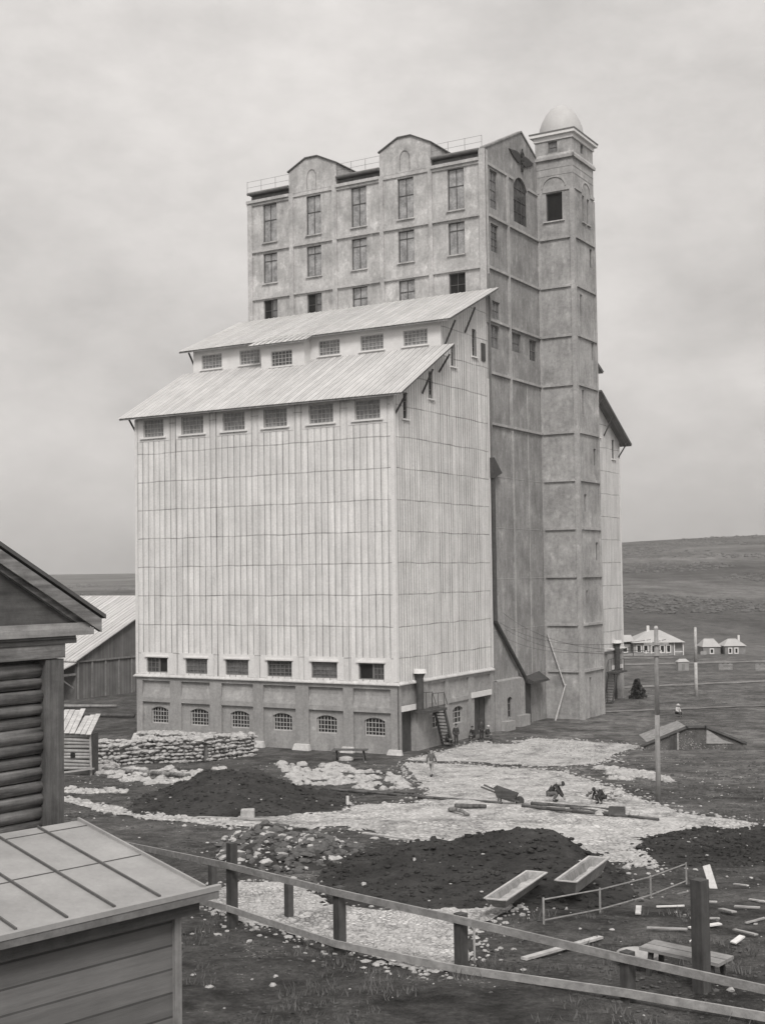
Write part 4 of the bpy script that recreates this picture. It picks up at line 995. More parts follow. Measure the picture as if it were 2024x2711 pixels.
# ------------------------------------------------------------------ wheelbarrow
gx_, gy_ = 4.95, 60.3; t = thing('wheelbarrow', 'dark wooden wheelbarrow with handles raised, standing on the pale cobbled road', 'wheelbarrow', on(gx_, gy_), R(-18)); t.scale = (.85, .85, .85)
mb = MB(); mb.v = [(-.5, -.28, .42), (.42, -.2, .18), (.42, .2, .18), (-.5, .28, .42), (-.62, -.4, .98), (.62, -.33, .62), (.62, .33, .62), (-.62, .4, .98)]
mb.f = [(0, 1, 2, 3), (0, 1, 5, 4), (1, 2, 6, 5), (2, 3, 7, 6), (3, 0, 4, 7)]; mb.build('tray', 'timber_dark_x', t)
for s in (-1, 1):
    mb = MB(); mb.beam((.75, s * .2, .22), (-1.35, s * .33, .98), .07, .08); mb.build('handle', 'timber_dark_x', t)
    mb = MB(); mb.beam((-.35, s * .27, .6), (-.42, s * .32, .0), .07, .07, (1, 0, 0)); mb.build('leg', 'timber_dark', t)
mb = MB(); mb.tube((.72, -.05, .25), (.72, .05, .25), .25, n=16); mb.build('wheel', 'timber_dark', t)

# ------------------------------------------------------------------ poles, logs, planks
def log(name, label, cat, a, b, r, m, dz=0., group=None, flat=None, mid=0):
    pa = Vector(on(*a, r + dz)); pb = Vector(on(*b, r + dz)); mb = MB(); c = pa
    if flat: mb.beam((0, 0, 0), pb - pa, flat[0], flat[1])
    else:
        K = 5; pts = [(pb - pa) * k / K + Vector((0, 0, mid * math.sin(math.pi * k / K))) for k in range(K + 1)]
        for k in range(K): mb.tube(pts[k], pts[k + 1], r * (1 - .05 * k), r * (1 - .05 * (k + 1)), 9)
    return tag(mb.build(name, m, smooth=not flat, loc=pa), label, cat, group)
G = 'poles lying on the building site'
log('log', 'thick stripped log lying across rubble below the stone stack', 'log', (-20.2, 89.1), (-12.9, 80.0), .19, 'log')
log('pole', 'long dark pole lying on rubble left of the cobbled road', 'pole', (-4.6, 69.6), (.8, 65.3), .09, 'timber_dark_x', group=G)
log('pole', 'second dark pole crossing close beside the one left of the cobbled road', 'pole', (-3.6, 68.2), (1.4, 63.6), .08, 'timber_dark_x', group=G)
log('pole', 'dark pole lying on the cobbles just left of the wheelbarrow', 'pole', (.9, 63.4), (4.7, 59.9), .08, 'timber_dark_x', group=G)
log('pole', 'longest dark pole stretched over the cobbled road right of the wheelbarrow', 'pole', (5.4, 57.4), (10.2, 51.5), .08, 'timber_dark_x', group=G)
log('pole', 'dark pole lying at the feet of the bending workers', 'pole', (6.0, 59.2), (9.4, 55.4), .10, 'timber_dark_x', group=G)
log('pole', 'short dark pole just behind the little wooden box', 'pole', (7.4, 56.4), (9.2, 54.4), .08, 'timber_dark_x', group=G)
log('pole', 'thin pale pole lying on dark soil at the far yard corner', 'pole', (14.9, 93.9), (15.6, 90.4), .07, 'timber_pale', group=G)
log('pole', 'pale pole lying along the far edge of the upper cobbled yard', 'pole', (9.4, 106.6), (14.6, 105.2), .06, 'timber_pale', group=G)
log('log', 'short bent pale log on the cobbled road in front of the wheelbarrow', 'log', (2.15, 56.0), (2.85, 54.4), .1, 'log', mid=.1)
log('log', 'short dark log on the cobbles just in front of the wheelbarrow', 'log', (2.5, 58.4), (3.8, 57.6), .12, 'timber_dark_x')
log('plank', 'narrow pale plank lying along the left edge of the large earth mound', 'plank', (-1.3, 45.7), (.9, 42.9), .05, 'timber_pale', .35, flat=(.11, .05))
log('plank', 'pale plank lying on dark soil behind the fence rail', 'plank', (2.4, 25.8), (4.25, 28.0), .03, 'timber_pale', flat=(.14, .05))
log('plank', 'weathered plank lying along the stony path edge below the stone block', 'plank', (-8.6, 55.4), (-4.9, 52.9), .04, 'board', .05, flat=(.18, .06))
log('beam', 'heavy dark beam lying on the ground beyond the wall near the shed', 'beam', (-38, 132), (-26, 128), .25, 'timber_dark_x')
log('beam', 'pale beam lying farther back on the ground toward the long shed', 'beam', (-37, 139), (-30, 138.5), .2, 'timber_x')
mb = MB(); mb.beam((0, 0, 0), (-.16, .12, .62), .2, .04, (0, 1, 0)); tag(mb.build('board', 'white', loc=on(8.35, 34.9, -.03)), 'short white board standing tilted on the dark soil near the right edge', 'board')
rr = random.Random(21)
SP = [(7.6, 32.2), (7.4, 28.2), (8.3, 31.4), (6.0, 26.3), (5.6, 30.9), (7.0, 30.2), (8.0, 29.6), (6.7, 28.9), (8.9, 32.6), (7.2, 33.4), (8.4, 27.6), (6.3, 27.7), (9.4, 30.4), (5.8, 28.6), (7.9, 34.1), (6.9, 26.9), (9.0, 34.6), (8.6, 29.0), (10.2, 35.8), (6.5, 31.6), (9.6, 33.3), (7.7, 30.9)]
for k, (x, y) in enumerate(SP):
    L = rr.uniform(.25, .95); a = rr.gauss(-.5, .55); mb = MB()
    mb.beam((-L / 2 * math.cos(a), -L / 2 * math.sin(a), 0), (L / 2 * math.cos(a), L / 2 * math.sin(a), rr.uniform(-.02, .12)), rr.uniform(.05, .14), .03)
    tag(mb.build('scrap_board', ('timber_pale', 'board', 'board', 'white')[k % 4], loc=on(x, y, .05)), 'loose weathered scrap board strewn on dark soil behind the tall dark post', 'scrap board', 'scrap boards on the dark soil')
# leaning poles on the yard side
def uv(u, v, z): return (-.058 - .86467 * u + .50236 * v, 99.044 + .50236 * u + .86467 * v, z)
def leaning(label, a, b, r):
    a = Vector(a); mb = MB(); mb.tube((0, 0, 0), Vector(b) - a, r, r * .8, 8); tag(mb.build('leaning_pole', 'timber_pale', loc=a), label, 'pole', 'poles leaning on the elevator')
leaning('pale pole with its foot on the ground leaning on the tower front', uv(-1.5, 26.6, -.1), uv(-2.05, 28.0, 3.3), .09)
leaning('grey pole slanting higher up across the tower front', uv(-1.95, 27.95, 3.2), uv(-.3, 27.95, 8.0), .08)
# trestle bench by the plinth
t = thing('trestle_bench', 'low plank trestle bench standing against the plinth near the corner', 'bench', on(-3.6, 96.2), R(-8))
mb = MB()
for y in (-.3, .0, .3): mb.beam((-1.3, y, .78), (1.3, y, .78), .27, .05)
mb.build('top', 'timber_dark_x', t)
for x in (-1.0, 1.0):
    for s in (-1, 1):
        mb = MB(); mb.beam((x, s * .15, .75), (x * 1.08, s * .38, -.05), .09, .09, (1, 0, 0)); mb.build('leg', 'timber_dark', t)
mb = MB(); mb.beam((-1.05, .0, .3), (1.05, .0, .3), .06, .1); mb.build('stretcher', 'timber_dark_x', t)
mb = MB(); mb.lathe((0, 0, 0), [(0, 0), (.5, 0), (.55, .08), (.5, .26), (.2, .34), (0, .36)], 9); tag(mb.build('sack', 'stone', loc=on(-3.9, 95.7)), 'pale lumpy sack lying under the trestle bench', 'sack')
# work bench and tub in the right corner
t = thing('work_bench', 'rough plank work bench in the bottom right corner behind the fence', 'bench', on(5.2, 24.0), R(-40))
mb = MB()
for y in (-.16, .16): mb.beam((-.8, y, .5), (.8, y, .48), .28, .06)
mb.build('top', 'timber_x', t)
for x in (-.6, .6):
    for y in (-.2, .2):
        mb = MB(); mb.beam((x, y, .46), (x * 1.1, y * 1.2, -.1), .08, .08, (1, 0, 0)); mb.build('leg', 'timber_dark', t)
t = thing('wash_tub', 'round shallow tub sitting on the ground beside the work bench', 'tub', on(4.55, 25.2))
mb = MB(); mb.lathe((0, 0, 0), [(.0, .02), (.36, .02), (.42, .26), (.39, .26), (.34, .08), (0, .08)], 20); mb.build('staves', 'board', t, True)
mb = MB(); mb.lathe((0, 0, 0), [(.385, .09), (.4, .09), (.405, .13), (.39, .13)], 20); mb.build('hoop', 'iron', t)
mb = MB(); mb.v = [(-.3, -.22, 0), (.29, -.24, 0), (.3, .2, 0), (-.28, .23, 0), (-.27, -.2, .4), (.3, -.21, .37), (.28, .2, .4), (-.3, .2, .38)]; mb.f = [(3, 2, 1, 0), (4, 5, 6, 7), (0, 1, 5, 4), (1, 2, 6, 5), (2, 3, 7, 6), (3, 0, 4, 7)]
o = tag(mb.build('stone_block', 'stone', loc=on(-6.42, 55.1, -.03)), 'single squared pale stone block at the foot of the dark earth mound', 'stone block')
bv = o.modifiers.new('bevel', 'BEVEL'); bv.width = .04; bv.segments = 2
t = thing('wooden_box', 'small dark open wooden box among stones on the cobbled road', 'box', on(8.9, 53.5), R(-15))
for a in ((-.33, .33, -.22, -.18), (-.33, .33, .18, .22), (-.33, -.29, -.18, .18), (.29, .33, -.18, .18)):
    mb = MB(); mb.box(*a, 0, .4); mb.build('side', 'timber_dark_x', t)
for lab, x, y, s in (('pale boulder just left of the small wooden box', 8.25, 53.9, .24), ('pale boulder just right of the small wooden box', 9.55, 53.2, .22), ('round white boulder beside the thick stripped log', -15.4, 87.3, .5), ('pale boulder left of the thick log at the hut', -20.3, 92.4, .42), ('white boulder on the rubble near the cobbled road', -2.1, 71.8, .36)):
    mb = MB(); rocks(mb, [(0, 0, s * .4)], s, s, .8, int(x * 10)); o = tag(mb.build('boulder', 'stone', smooth=False, loc=on(x, y)), lab, 'boulder')

# ------------------------------------------------------------------ telegraph poles and wires
def tpole(label, x, y, ztop, r, arm, m):
    g = float(hgt(x, y)); t = thing('telegraph_pole', label, 'telegraph pole', (x, y, g), 0, 'telegraph poles')
    mb = MB(); h = ztop - g; mb.tube((0, 0, -.5), (.02, 0, h * .5), r, r * .92, 10); mb.tube((.02, 0, h * .5), (.06, 0, h), r * .92, r * .78, 10); mb.build('shaft', m, t, True)
    if arm:
        for dz in (1.2, .7):
            mb = MB(); mb.beam((-.55, -r, h - dz), (.6, -r, h - dz), .09, .11); c = mb.build('crossarm', 'timber', t)
            for k in (-.45, -.2, .25, .5): mb = MB(); mb.tube((k, -r, h - dz + .06), (k, -r, h - dz + .2), .035, .025, 8); mb.build('insulator', 'white', c)
    mb = MB(); mb.tube((.06, 0, h + .002), (.06, 0, h + .12), r * .85, r * .5, 8); mb.build('cap', 'timber_pale', t)
    return t
tpole('tall pale near telegraph pole with crossarms standing by the cobbled road', 11.9, 59.93, 11.25, .125, True, 'timber')
tpole('shorter distant telegraph pole right of the hip roofed house', 32.6, 142.1, 7.45, .19, False, 'timber_pale')
for k, (v, z, dz) in enumerate(((17.9, 10.3, 1.2), (17.1, 9.5, .7), (18.2, 8.9, 1.2), (18.6, 8.0, .7))):
    a = Vector(uv(-.5, v, z)); b = Vector((11.9 + (-.45, -.2, .25, .5)[k], 59.8, 11.25 - dz + .2)); mb = MB(); n = 14
    pts = [a + (b - a) * i / n - Vector((0, 0, .9 * 4 * (i / n) * (1 - i / n))) - a for i in range(n + 1)]
    mb.path(pts, .012, 5); tag(mb.build('overhead_wire', 'iron', loc=a), 'thin dark wire from the elevator wall to the near telegraph pole', 'wire', 'overhead wires')

# ------------------------------------------------------------------ houses across the field
def hip(mb, x0, x1, y0, y1, z0, zr, inset, o=.35, ridge=None):
    a = [(x0 - o, y0 - o, z0), (x1 + o, y0 - o, z0), (x1 + o, y1 + o, z0), (x0 - o, y1 + o, z0)]; ym = (y0 + y1) / 2; b = [(x0 + inset, ym, zr), (x1 - inset, ym, zr)]
    mb.v = a + b; mb.f = [(0, 1, 5, 4), (2, 3, 4, 5), (1, 2, 5), (3, 0, 4), (3, 2, 1, 0)]
def casement(f, s0, s1, z0, z1, par, fm='white'):
    mb = MB(); fr_ = .16
    mb.fbox(f, s0 - fr_, s0, z0 - fr_, z1 + fr_, .003, .08); mb.fbox(f, s1, s1 + fr_, z0 - fr_, z1 + fr_, .003, .08); mb.fbox(f, s0, s1, z1, z1 + fr_, .003, .08); mb.fbox(f, s0, s1, z0 - fr_, z0, .003, .08)
    w = mb.build('window', fm, par); mb = MB(); mb.quad(f(s0, z0, .02), f(s1, z0, .02), f(s1, z1, .02), f(s0, z1, .02)); mb.build('pane', 'glass_dark', w)
t = thing('hip_roof_house', 'white house with wide pale hipped roof, low side wing and porch across the field', 'house', on(36.6, 210.0)); g = lambda s, z, n: (s, -n, z)
mb = MB(); mb.box(1.6, 8.0, 0, 7, -.3, 2.1); mb.build('wall', 'house', t)
mb = MB(); hip(mb, 1.6, 9.6, -.2, 7.2, 2.1, 3.95, 3.0); mb.build('roof', 'houseroof', t)
for a in (2.2, 3.3): casement(g, a, a + .55, .6, 1.6, t)
for a in (4.6, 6.0, 7.0): casement(g, a, a + .5, .55, 1.55, t)
mb = MB(); mb.box(8.02, 9.6, .5, 6.8, -.3, 2.05); mb.build('porch_wall', 'house', t)
for x in (8.1, 9.55): mb = MB(); mb.box(x, x + .16, -.1, .06, -.3, 2.08); mb.build('porch_post', 'white', t)
mb = MB(); mb.box(8.26, 9.55, -.06, .0, .5, .62); mb.box(8.26, 9.55, -.06, .0, -.1, .02); mb.build('porch_rail', 'white', t)
mb = MB(); mb.box(4.4, 4.8, 3.0, 3.4, 3.0, 4.7); mb.build('chimney', 'white', t)
mb = MB(); mb.box(-6, 1.58, 1.0, 6.5, -.3, 1.85); mb.build('wing_wall', 'housewood', t)
mb = MB(); mb.v = [(-6, .6, 1.9), (1.9, .6, 2.3), (1.9, 3.8, 3.2), (-6, 3.8, 3.1), (-6, 7, 1.9), (1.9, 7, 2.3)]; mb.f = [(0, 1, 2, 3), (3, 2, 5, 4), (0, 3, 4), (1, 5, 2)]; mb.build('wing_roof', 'houseroof', t)
for a in (-.9,): casement(lambda s, z, n: (s, 1.0 - n, z), a, a + 1.6, .6, 1.2, t)
mb = MB(); mb.box(.0, 1.5, .2, .35, -.2, .45); mb.build('fence_panel', 'house', t)
t = thing('cottage', 'small dark cottage with plain pale roof, nearer the hip roofed house', 'house', on(49.6, 211), 0, 'small cottages')
mb = MB(); mb.box(.1, 2.9, 0, 4, -.4, 1.2); mb.build('wall', 'housewood', t)
mb = MB(); hip(mb, .1, 2.9, 0, 4, 1.2, 2.45, .6, .15); mb.build('roof', 'houseroof', t)
mb = MB(); mb.box(-.5, .5, -.6, -.45, -.4, .55); mb.build('fence_panel', 'house', t)
casement(g, 1.3, 1.7, .2, .8, t)
t = thing('cottage', 'small dark cottage with two white framed windows at the right edge', 'house', on(52.9, 210), 0, 'small cottages')
mb = MB(); mb.box(.1, 3.4, 0, 4, -.4, 1.35); mb.build('wall', 'housewood', t)
mb = MB(); hip(mb, .1, 3.4, 0, 4, 1.35, 2.45, 1.0, .2); mb.build('roof', 'houseroof', t)
for a in (.75, 1.75): casement(g, a, a + .35, .25, .95, t)
mb = MB(); mb.box(2.7, 3.0, 1.8, 2.1, 1.9, 3.0); mb.build('chimney', 'white', t)
t = thing('field_hut', 'tiny pale shuttered hut standing alone in the field before the hip roofed house', 'hut', on(38.45, 178))
mb = MB(); mb.box(0, 1.45, 0, 1.4, -.1, 1.2); mb.build('wall', 'house', t)
mb = MB(); mb.v = [(-.1, -.1, 1.18), (1.55, -.1, 1.22), (1.55, 1.5, 1.22), (-.1, 1.5, 1.18), (.3, .7, 1.58), (1.2, .7, 1.6)]; mb.f = [(0, 1, 5, 4), (1, 2, 5), (2, 3, 4, 5), (3, 0, 4)]; mb.build('roof', 'houseroof', t)
mb = MB(); mb.fbox(g, .5, .9, .1, .9, .003, .04); mb.build('shutter', 'housewood', t)
for k, (lab, x, y, w_, h_) in enumerate((('low pale picket fence panel right of the far telegraph pole', 44.0, 178, 1.9, .9), ('longer faded picket fence at the right edge below the cottages', 48.5, 176, 2.6, .9))):
    t = thing('picket_fence', lab, 'fence', on(x, y), 0, 'picket fences in the field')
    for dz in (.2, .7): mb = MB(); mb.box(0, w_, 0, .05, dz, dz + .09); mb.build('rail', 'board', t)
    mb = MB(); s = 0
    while s < w_: mb.box(s, s + .09, -.03, -.003, 0, h_ + .08 * math.sin(s * 9)); s += .16
    mb.build('pickets', 'board', t)
# dark bush beside the elevator
t = thing('bush', 'dark cone shaped bush just beyond the far corner of the elevator', 'bush', on(25.9, 140.7))
mb = MB(); mb.tube((0, 0, -.2), (.1, 0, 1.2), .12, .06, 8); mb.tube((.05, 0, .6), (.5, .1, 1.4), .05, .03, 6); mb.build('stem', 'timber_dark', t)
mb = MB(); rr = random.Random(4)
for _ in range(1500):
    z = rr.random() ** 1.3 * 1.9; rad = (1.05 * (1 - z / 2.4)) * (.75 + .9 * mnoise.noise((z * 1.5, rr.random() * 3, 2))); a = rr.random() * 6.283; d = rad * rr.random() ** .45
    c = Vector((d * math.cos(a), d * math.sin(a), z + .15)); n = Vector((rr.gauss(0, 1), rr.gauss(0, 1), rr.gauss(0, 1))).normalized(); e = n.orthogonal().normalized() * rr.uniform(.06, .15); f2 = n.cross(e) * .7
    mb.quad(c - e - f2, c + e - f2, c + e + f2, c - e + f2)
mb.build('foliage', 'leaf', t)

# ------------------------------------------------------------------ dugout cellar
t = thing('dugout_cellar', 'low dugout cellar with earth dark front, pale roof slope and heavy slanting beams', 'cellar', on(18.8, 100.2)); OZ = t.location.z
f = lambda s, z, n: (s, -n, z - OZ)
mb = MB(); mb.prism([(.0, -.3), (7.8, -.3), (7.7, .5), (4.85, 1.72), (3.3, 1.72), (.1, .45)], f, 0, -.15); mb.build('front_wall', 'soil', t)
for a, b in (((-.15, .42), (3.4, 1.82)), ((4.75, 1.84), (7.95, .5)), ((3.3, 1.82), (4.85, 1.83))):
    mb = MB(); mb.beam(f(a[0], a[1], .1), f(b[0], b[1], .1), .16, .18); mb.build('beam', 'timber_dark_x', t)
mb = MB(); mb.hexa([f(.3, .6, .0), f(3.35, 1.78, .0), f(3.35, 1.85, -3.2), f(.3, .8, -3.2), f(.3, .66, .0), f(3.35, 1.84, .0), f(3.35, 1.91, -3.2), f(.3, .86, -3.2)]); mb.build('roof_slope', 'timber_x', t)
mb = MB(); mb.hexa([f(3.36, 1.7, .0), f(4.85, 1.7, .0), f(4.85, 1.7, -4.2), f(3.36, 1.7, -4.2), f(3.36, 1.86, .0), f(4.85, 1.86, .0), f(4.85, 1.86, -4.2), f(3.36, 1.86, -4.2)]); mb.hexa([f(4.86, 1.66, .0), f(8.0, .3, .0), f(8.0, .1, -4.2), f(4.86, 1.6, -4.2), f(4.86, 1.84, .0), f(8.0, .5, .0), f(8.0, .3, -4.2), f(4.86, 1.8, -4.2)]); mb.build('roof_turf', 'soil', t)
mb = MB(); mb.prism([(4.85, .5), (7.0, .48), (6.1, .8), (4.9, 1.62)], f, .01, .06); mb.build('gable_panel', 'board', t)
mb = MB(); mb.box(2.6, 2.72, -.12, -.02, -.3, 1.4); mb.build('door_post', 'board', t)
mb = MB(); mb.box(2.05, 2.58, -.06, -.02, -.3, 1.2); mb.build('door', 'timber_dark', t)

# ------------------------------------------------------------------ weeds
mb = MB(); rr = random.Random(12)
def tuft(x, y, n, h):
    for _ in range(n):
        a = rr.random() * 6.283; px, py = x + rr.gauss(0, .08), y + rr.gauss(0, .08); z = float(np.interp(0, [0], [0])) + GZ
        hh = h * rr.uniform(.5, 1.2); lx, ly = math.cos(a) * hh * .5, math.sin(a) * hh * .5; w_ = .012
        mb.poly((px - w_, py, z), (px + w_, py, z), (px + lx, py + ly, z + hh))
for _ in range(900):
    y = rr.uniform(19, 31); x = rr.uniform(-.26 * y, .27 * y)
    if mnoise.noise((x * .5, y * .5, 7)) < .0: continue
    if float(sdf(PLOW, np.array([x]), np.array([y]))[0]) > -.2: continue
    GZ = float(hgt(x, y)); tuft(x, y, 7, rr.uniform(.06, .2))
tag(mb.build('weeds', 'weed'), kind='stuff')
mb = MB()
for _ in range(1500):
    x = rr.uniform(12, 40); y = rr.uniform(50, 150)
    if mnoise.noise((x * .2, y * .2, 3)) < -.05: continue
    GZ = float(hgt(x, y)); tuft(x, y, 4, rr.uniform(.1, .3))
tag(mb.build('field_grass', 'weed'), kind='stuff')

# scrub on the far slopes, cart tracks over the field
mb = MB(); rr = random.Random(61); pts = []
while len(pts) < 2600:
    y = 240 * (6.2 ** rr.random()); x = y * rr.uniform(.14, .34) if rr.random() < .75 else -y * rr.uniform(.17, .36)
    if mnoise.noise((x * .012, y * .006, 9)) > .05: pts.append((x, y))
for x, y in pts: rocks(mb, [(x, y, float(hgt(x, y)) + .1)], .3 + y * .0006, .9 + y * .0016, .55, int(x * 7 + y))
tag(mb.build('scrub', 'weed'), kind='stuff')
def track(pts, w_, seed):
    mb = MB(); rr = random.Random(seed); P = []
    for (xa, ya), (xb, yb) in zip(pts[:-1], pts[1:]):
        n = 24
        for i in range(n): t = i / n; P.append((xa + (xb - xa) * t, ya + (yb - ya) * t + .5 * mnoise.noise((i * .3, seed, xa))))
    for (xa, ya), (xb, yb) in zip(P[:-1], P[1:]):
        wa = w_ * (.75 + .5 * mnoise.noise((xa * .3, seed, 1))); wb = w_ * (.75 + .5 * mnoise.noise((xb * .3, seed, 1)))
        mb.quad((xa, ya - wa, float(hgt(xa, ya - wa)) + .06), (xb, yb - wb, float(hgt(xb, yb - wb)) + .06), (xb, yb + wb, float(hgt(xb, yb + wb)) + .06), (xa, ya + wa, float(hgt(xa, ya + wa)) + .06))
    tag(mb.build('cart_track', 'track'), kind='structure')
track([(20, 152), (40, 158), (70, 168)], 1.6, 1); track([(17, 127), (34, 131), (52, 133)], .8, 2); track([(30, 190), (60, 194), (95, 200)], 2.4, 3); track([(26, 206), (44, 203)], 2.0, 4); track([(-60, 176), (-34, 171)], 1.6, 5)
# ------------------------------------------------------------------ people
def skinned(name, V, E, m, parent, root=0, sub=1):
    me = bpy.data.meshes.new(name); me.from_pydata([v[0] for v in V], E, []); me.update(); me.materials.append(M[m])
    o = bpy.data.objects.new(name, me); COL.objects.link(o); o.parent = parent
    sk = o.modifiers.new('skin', 'SKIN'); sk.use_smooth_shade = True
    for i, v in enumerate(V):
        r = v[1]; me.skin_vertices[0].data[i].radius = r if isinstance(r, tuple) else (r, r)
    me.skin_vertices[0].data[root].use_root = True
    ss = o.modifiers.new('sub', 'SUBSURF'); ss.levels = sub; ss.render_levels = sub
    return o
def J(**k): return {a: Vector(b) for a, b in k.items()}
STAND = J(pel=(0, 0, .93), wai=(0, 0, 1.1), che=(0, .01, 1.3), nb=(0, .015, 1.44), nk=(0, 0, 1.52), hd=(0, -.03, 1.63), ht=(0, -.01, 1.71),
          sl=(.17, .01, 1.4), el=(.24, .03, 1.13), wl=(.23, -.05, .89), sr=(-.17, .01, 1.4), er=(-.24, .03, 1.13), wr=(-.23, -.05, .89),
          hl=(.09, 0, .9), kl=(.10, -.02, .48), al=(.10, .03, .09), tl=(.12, -.13, .04), hr=(-.09, 0, .9), kr=(-.10, -.02, .48), ar=(-.10, .03, .09), tr=(-.12, -.13, .04))
def pose(**k): d = dict(STAND); d.update(J(**k)); return d
WALK = pose(kl=(.10, -.16, .5), al=(.10, -.2, .1), tl=(.11, -.37, .07), kr=(-.10, .06, .48), ar=(-.10, .3, .13), tr=(-.11, .17, .04), el=(.25, .1, 1.14), wl=(.26, .06, .9), er=(-.25, -.06, 1.14), wr=(-.24, -.2, .94))
BEND = pose(pel=(0, .22, .55), wai=(0, .1, .68), che=(0, -.12, .76), nb=(0, -.27, .78), nk=(0, -.34, .77), hd=(0, -.45, .74), ht=(0, -.53, .75), sl=(.17, -.23, .74), sr=(-.17, -.23, .74), el=(.2, -.33, .46), er=(-.2, -.33, .46), wl=(.12, -.42, .2), wr=(-.12, -.42, .2),
            hl=(.1, .2, .53), hr=(-.1, .2, .53), kl=(.17, -.08, .42), kr=(-.17, -.08, .42), al=(.13, .12, .09), ar=(-.13, .12, .09), tl=(.15, -.05, .04), tr=(-.15, -.05, .04))
HUNCH = pose(pel=(0, .22, .40), wai=(0, .16, .55), che=(0, .0, .70), nb=(0, -.12, .78), nk=(0, -.19, .8), hd=(0, -.3, .79), ht=(0, -.36, .84), sl=(.19, -.08, .73), sr=(-.19, -.08, .73), el=(.23, -.22, .48), er=(-.23, -.22, .48), wl=(.13, -.38, .25), wr=(-.13, -.38, .25),
            hl=(.1, .2, .38), hr=(-.1, .2, .38), kl=(.17, -.16, .44), kr=(-.17, -.16, .44), al=(.13, .02, .09), ar=(-.13, .02, .09), tl=(.15, -.15, .04), tr=(-.15, -.15, .04))
SIT = pose(pel=(0, .1, .38), wai=(0, .1, .55), che=(0, .04, .76), nb=(0, .0, .9), nk=(0, -.03, .97), hd=(0, -.07, 1.08), ht=(0, -.05, 1.17), sl=(.17, .0, .86), sr=(-.17, .0, .86), el=(.24, -.06, .6), er=(-.24, -.06, .6), wl=(.12, -.27, .5), wr=(-.12, -.27, .5),
           hl=(.1, .07, .36), hr=(-.1, .07, .36), kl=(.15, -.35, .46), kr=(-.15, -.35, .46), al=(.13, -.3, .09), ar=(-.13, -.3, .09), tl=(.14, -.46, .04), tr=(-.14, -.46, .04))
def person(label, x, y, rz, P, jacket, trousers, hat='cap', s=1., hatm='cloth_dark', dz=0.):
    t = thing('person', label, 'person', on(x, y, dz), rz); t.scale = (s, s, s)
    V = []; E = []; ix = {}
    def add(k, p, r, par=None):
        ix[k] = len(V); V.append((tuple(p), r))
        if par: E.append((ix[par], ix[k]))
    add('pel', P['pel'], (.13, .1)); add('wai', P['wai'], (.125, .095), 'pel'); add('che', P['che'], (.15, .105), 'wai'); add('nb', P['nb'], (.08, .07), 'che'); add('nk', P['nk'], .055, 'nb')
    hd = P['hd']; ax = (P['ht'] - P['nk']).normalized(); fw = Vector((0, -1, 0)); fw = (fw - ax * fw.dot(ax)).normalized() if abs(fw.dot(ax)) < .95 else Vector((0, 0, -1))
    add('hd', hd, (.078, .095), 'nk'); add('ht', P['ht'], (.06, .07), 'hd')
    add('nose', hd + fw * .105 - ax * .02, .012, 'hd'); add('chin', hd + fw * .06 - ax * .085, .03, 'hd')
    for q in ('l', 'r'):
        sg = 1 if q == 'l' else -1
        add('ear' + q, hd + Vector((sg * .088, .01, 0)), .014, 'hd')
        add('s' + q, P['s' + q], .06, 'che'); add('e' + q, P['e' + q], .042, 's' + q); add('w' + q, P['w' + q], .027, 'e' + q)
        d = (P['w' + q] - P['e' + q]).normalized(); si = Vector((sg, 0, 0)); si = (si - d * si.dot(d)).normalized(); fr = d.cross(si).normalized()
        pm = P['w' + q] + d * .07; add('p' + q, pm, (.034, .017), 'w' + q)
        for i, (o, L) in enumerate(((-.03, .075), (-.01, .085), (.01, .08), (.03, .062))):
            a = pm + fr * o + d * .025; b = a + d * L * .55; c = b + (d * .7 - si * .5).normalized() * L * .45
            add('f%s%da' % (q, i), a, .010, 'p' + q); add('f%s%db' % (q, i), b, .009, 'f%s%da' % (q, i)); add('f%s%dc' % (q, i), c, .008, 'f%s%db' % (q, i))
        th = P['w' + q] + d * .03 - fr * .035; add('t%sa' % q, th, .012, 'p' + q); add('t%sb' % q, th + (d * .8 - fr * .5).normalized() * .05, .009, 't%sa' % q)
        add('h' + q, P['h' + q], .085, 'pel'); add('k' + q, P['k' + q], .058, 'h' + q); add('a' + q, P['a' + q], .04, 'k' + q); add('to' + q, P['t' + q], (.042, .03), 'a' + q)
    skinned('body', V, E, 'skin', t)
    V = []; E = []; ix = {}
    add('wai', P['wai'], (.155, .125)); add('pel', P['pel'] - Vector((0, 0, .06)), (.165, .135), 'wai'); add('che', P['che'], (.175, .13), 'wai'); add('nb', P['nb'], (.1, .085), 'che')
    for q in ('l', 'r'):
        add('s' + q, P['s' + q], .083, 'che'); add('e' + q, P['e' + q], .062, 's' + q); add('w' + q, P['w' + q], .045, 'e' + q)
    skinned('jacket', V, E, jacket, t)
    V = []; E = []; ix = {}
    add('pel', P['pel'], (.15, .12))
    for q in ('l', 'r'): add('h' + q, P['h' + q], .105, 'pel'); add('k' + q, P['k' + q], .08, 'h' + q); add('a' + q, P['a' + q] + Vector((0, 0, .05)), .062, 'k' + q)
    skinned('trousers', V, E, trousers, t)
    for q in ('l', 'r'):
        V = []; E = []; ix = {}; add('a', P['a' + q] + Vector((0, 0, .06)), .058); add('h', P['a' + q], .052, 'a'); add('t', P['t' + q], (.052, .038), 'h'); skinned('boot', V, E, 'cloth_dark', t)
    mb = MB(); up_ = ax; a1 = up_.orthogonal().normalized(); b1 = up_.cross(a1); c0 = hd + ax * .035
    pr = [(.0, .115), (.06, .11), (.1, .075), (.107, .02), (.1, .0)] if hat == 'cap' else [(.0, .13), (.07, .12), (.1, .05), (.1, .01), (.2, .0)]
    n = 12
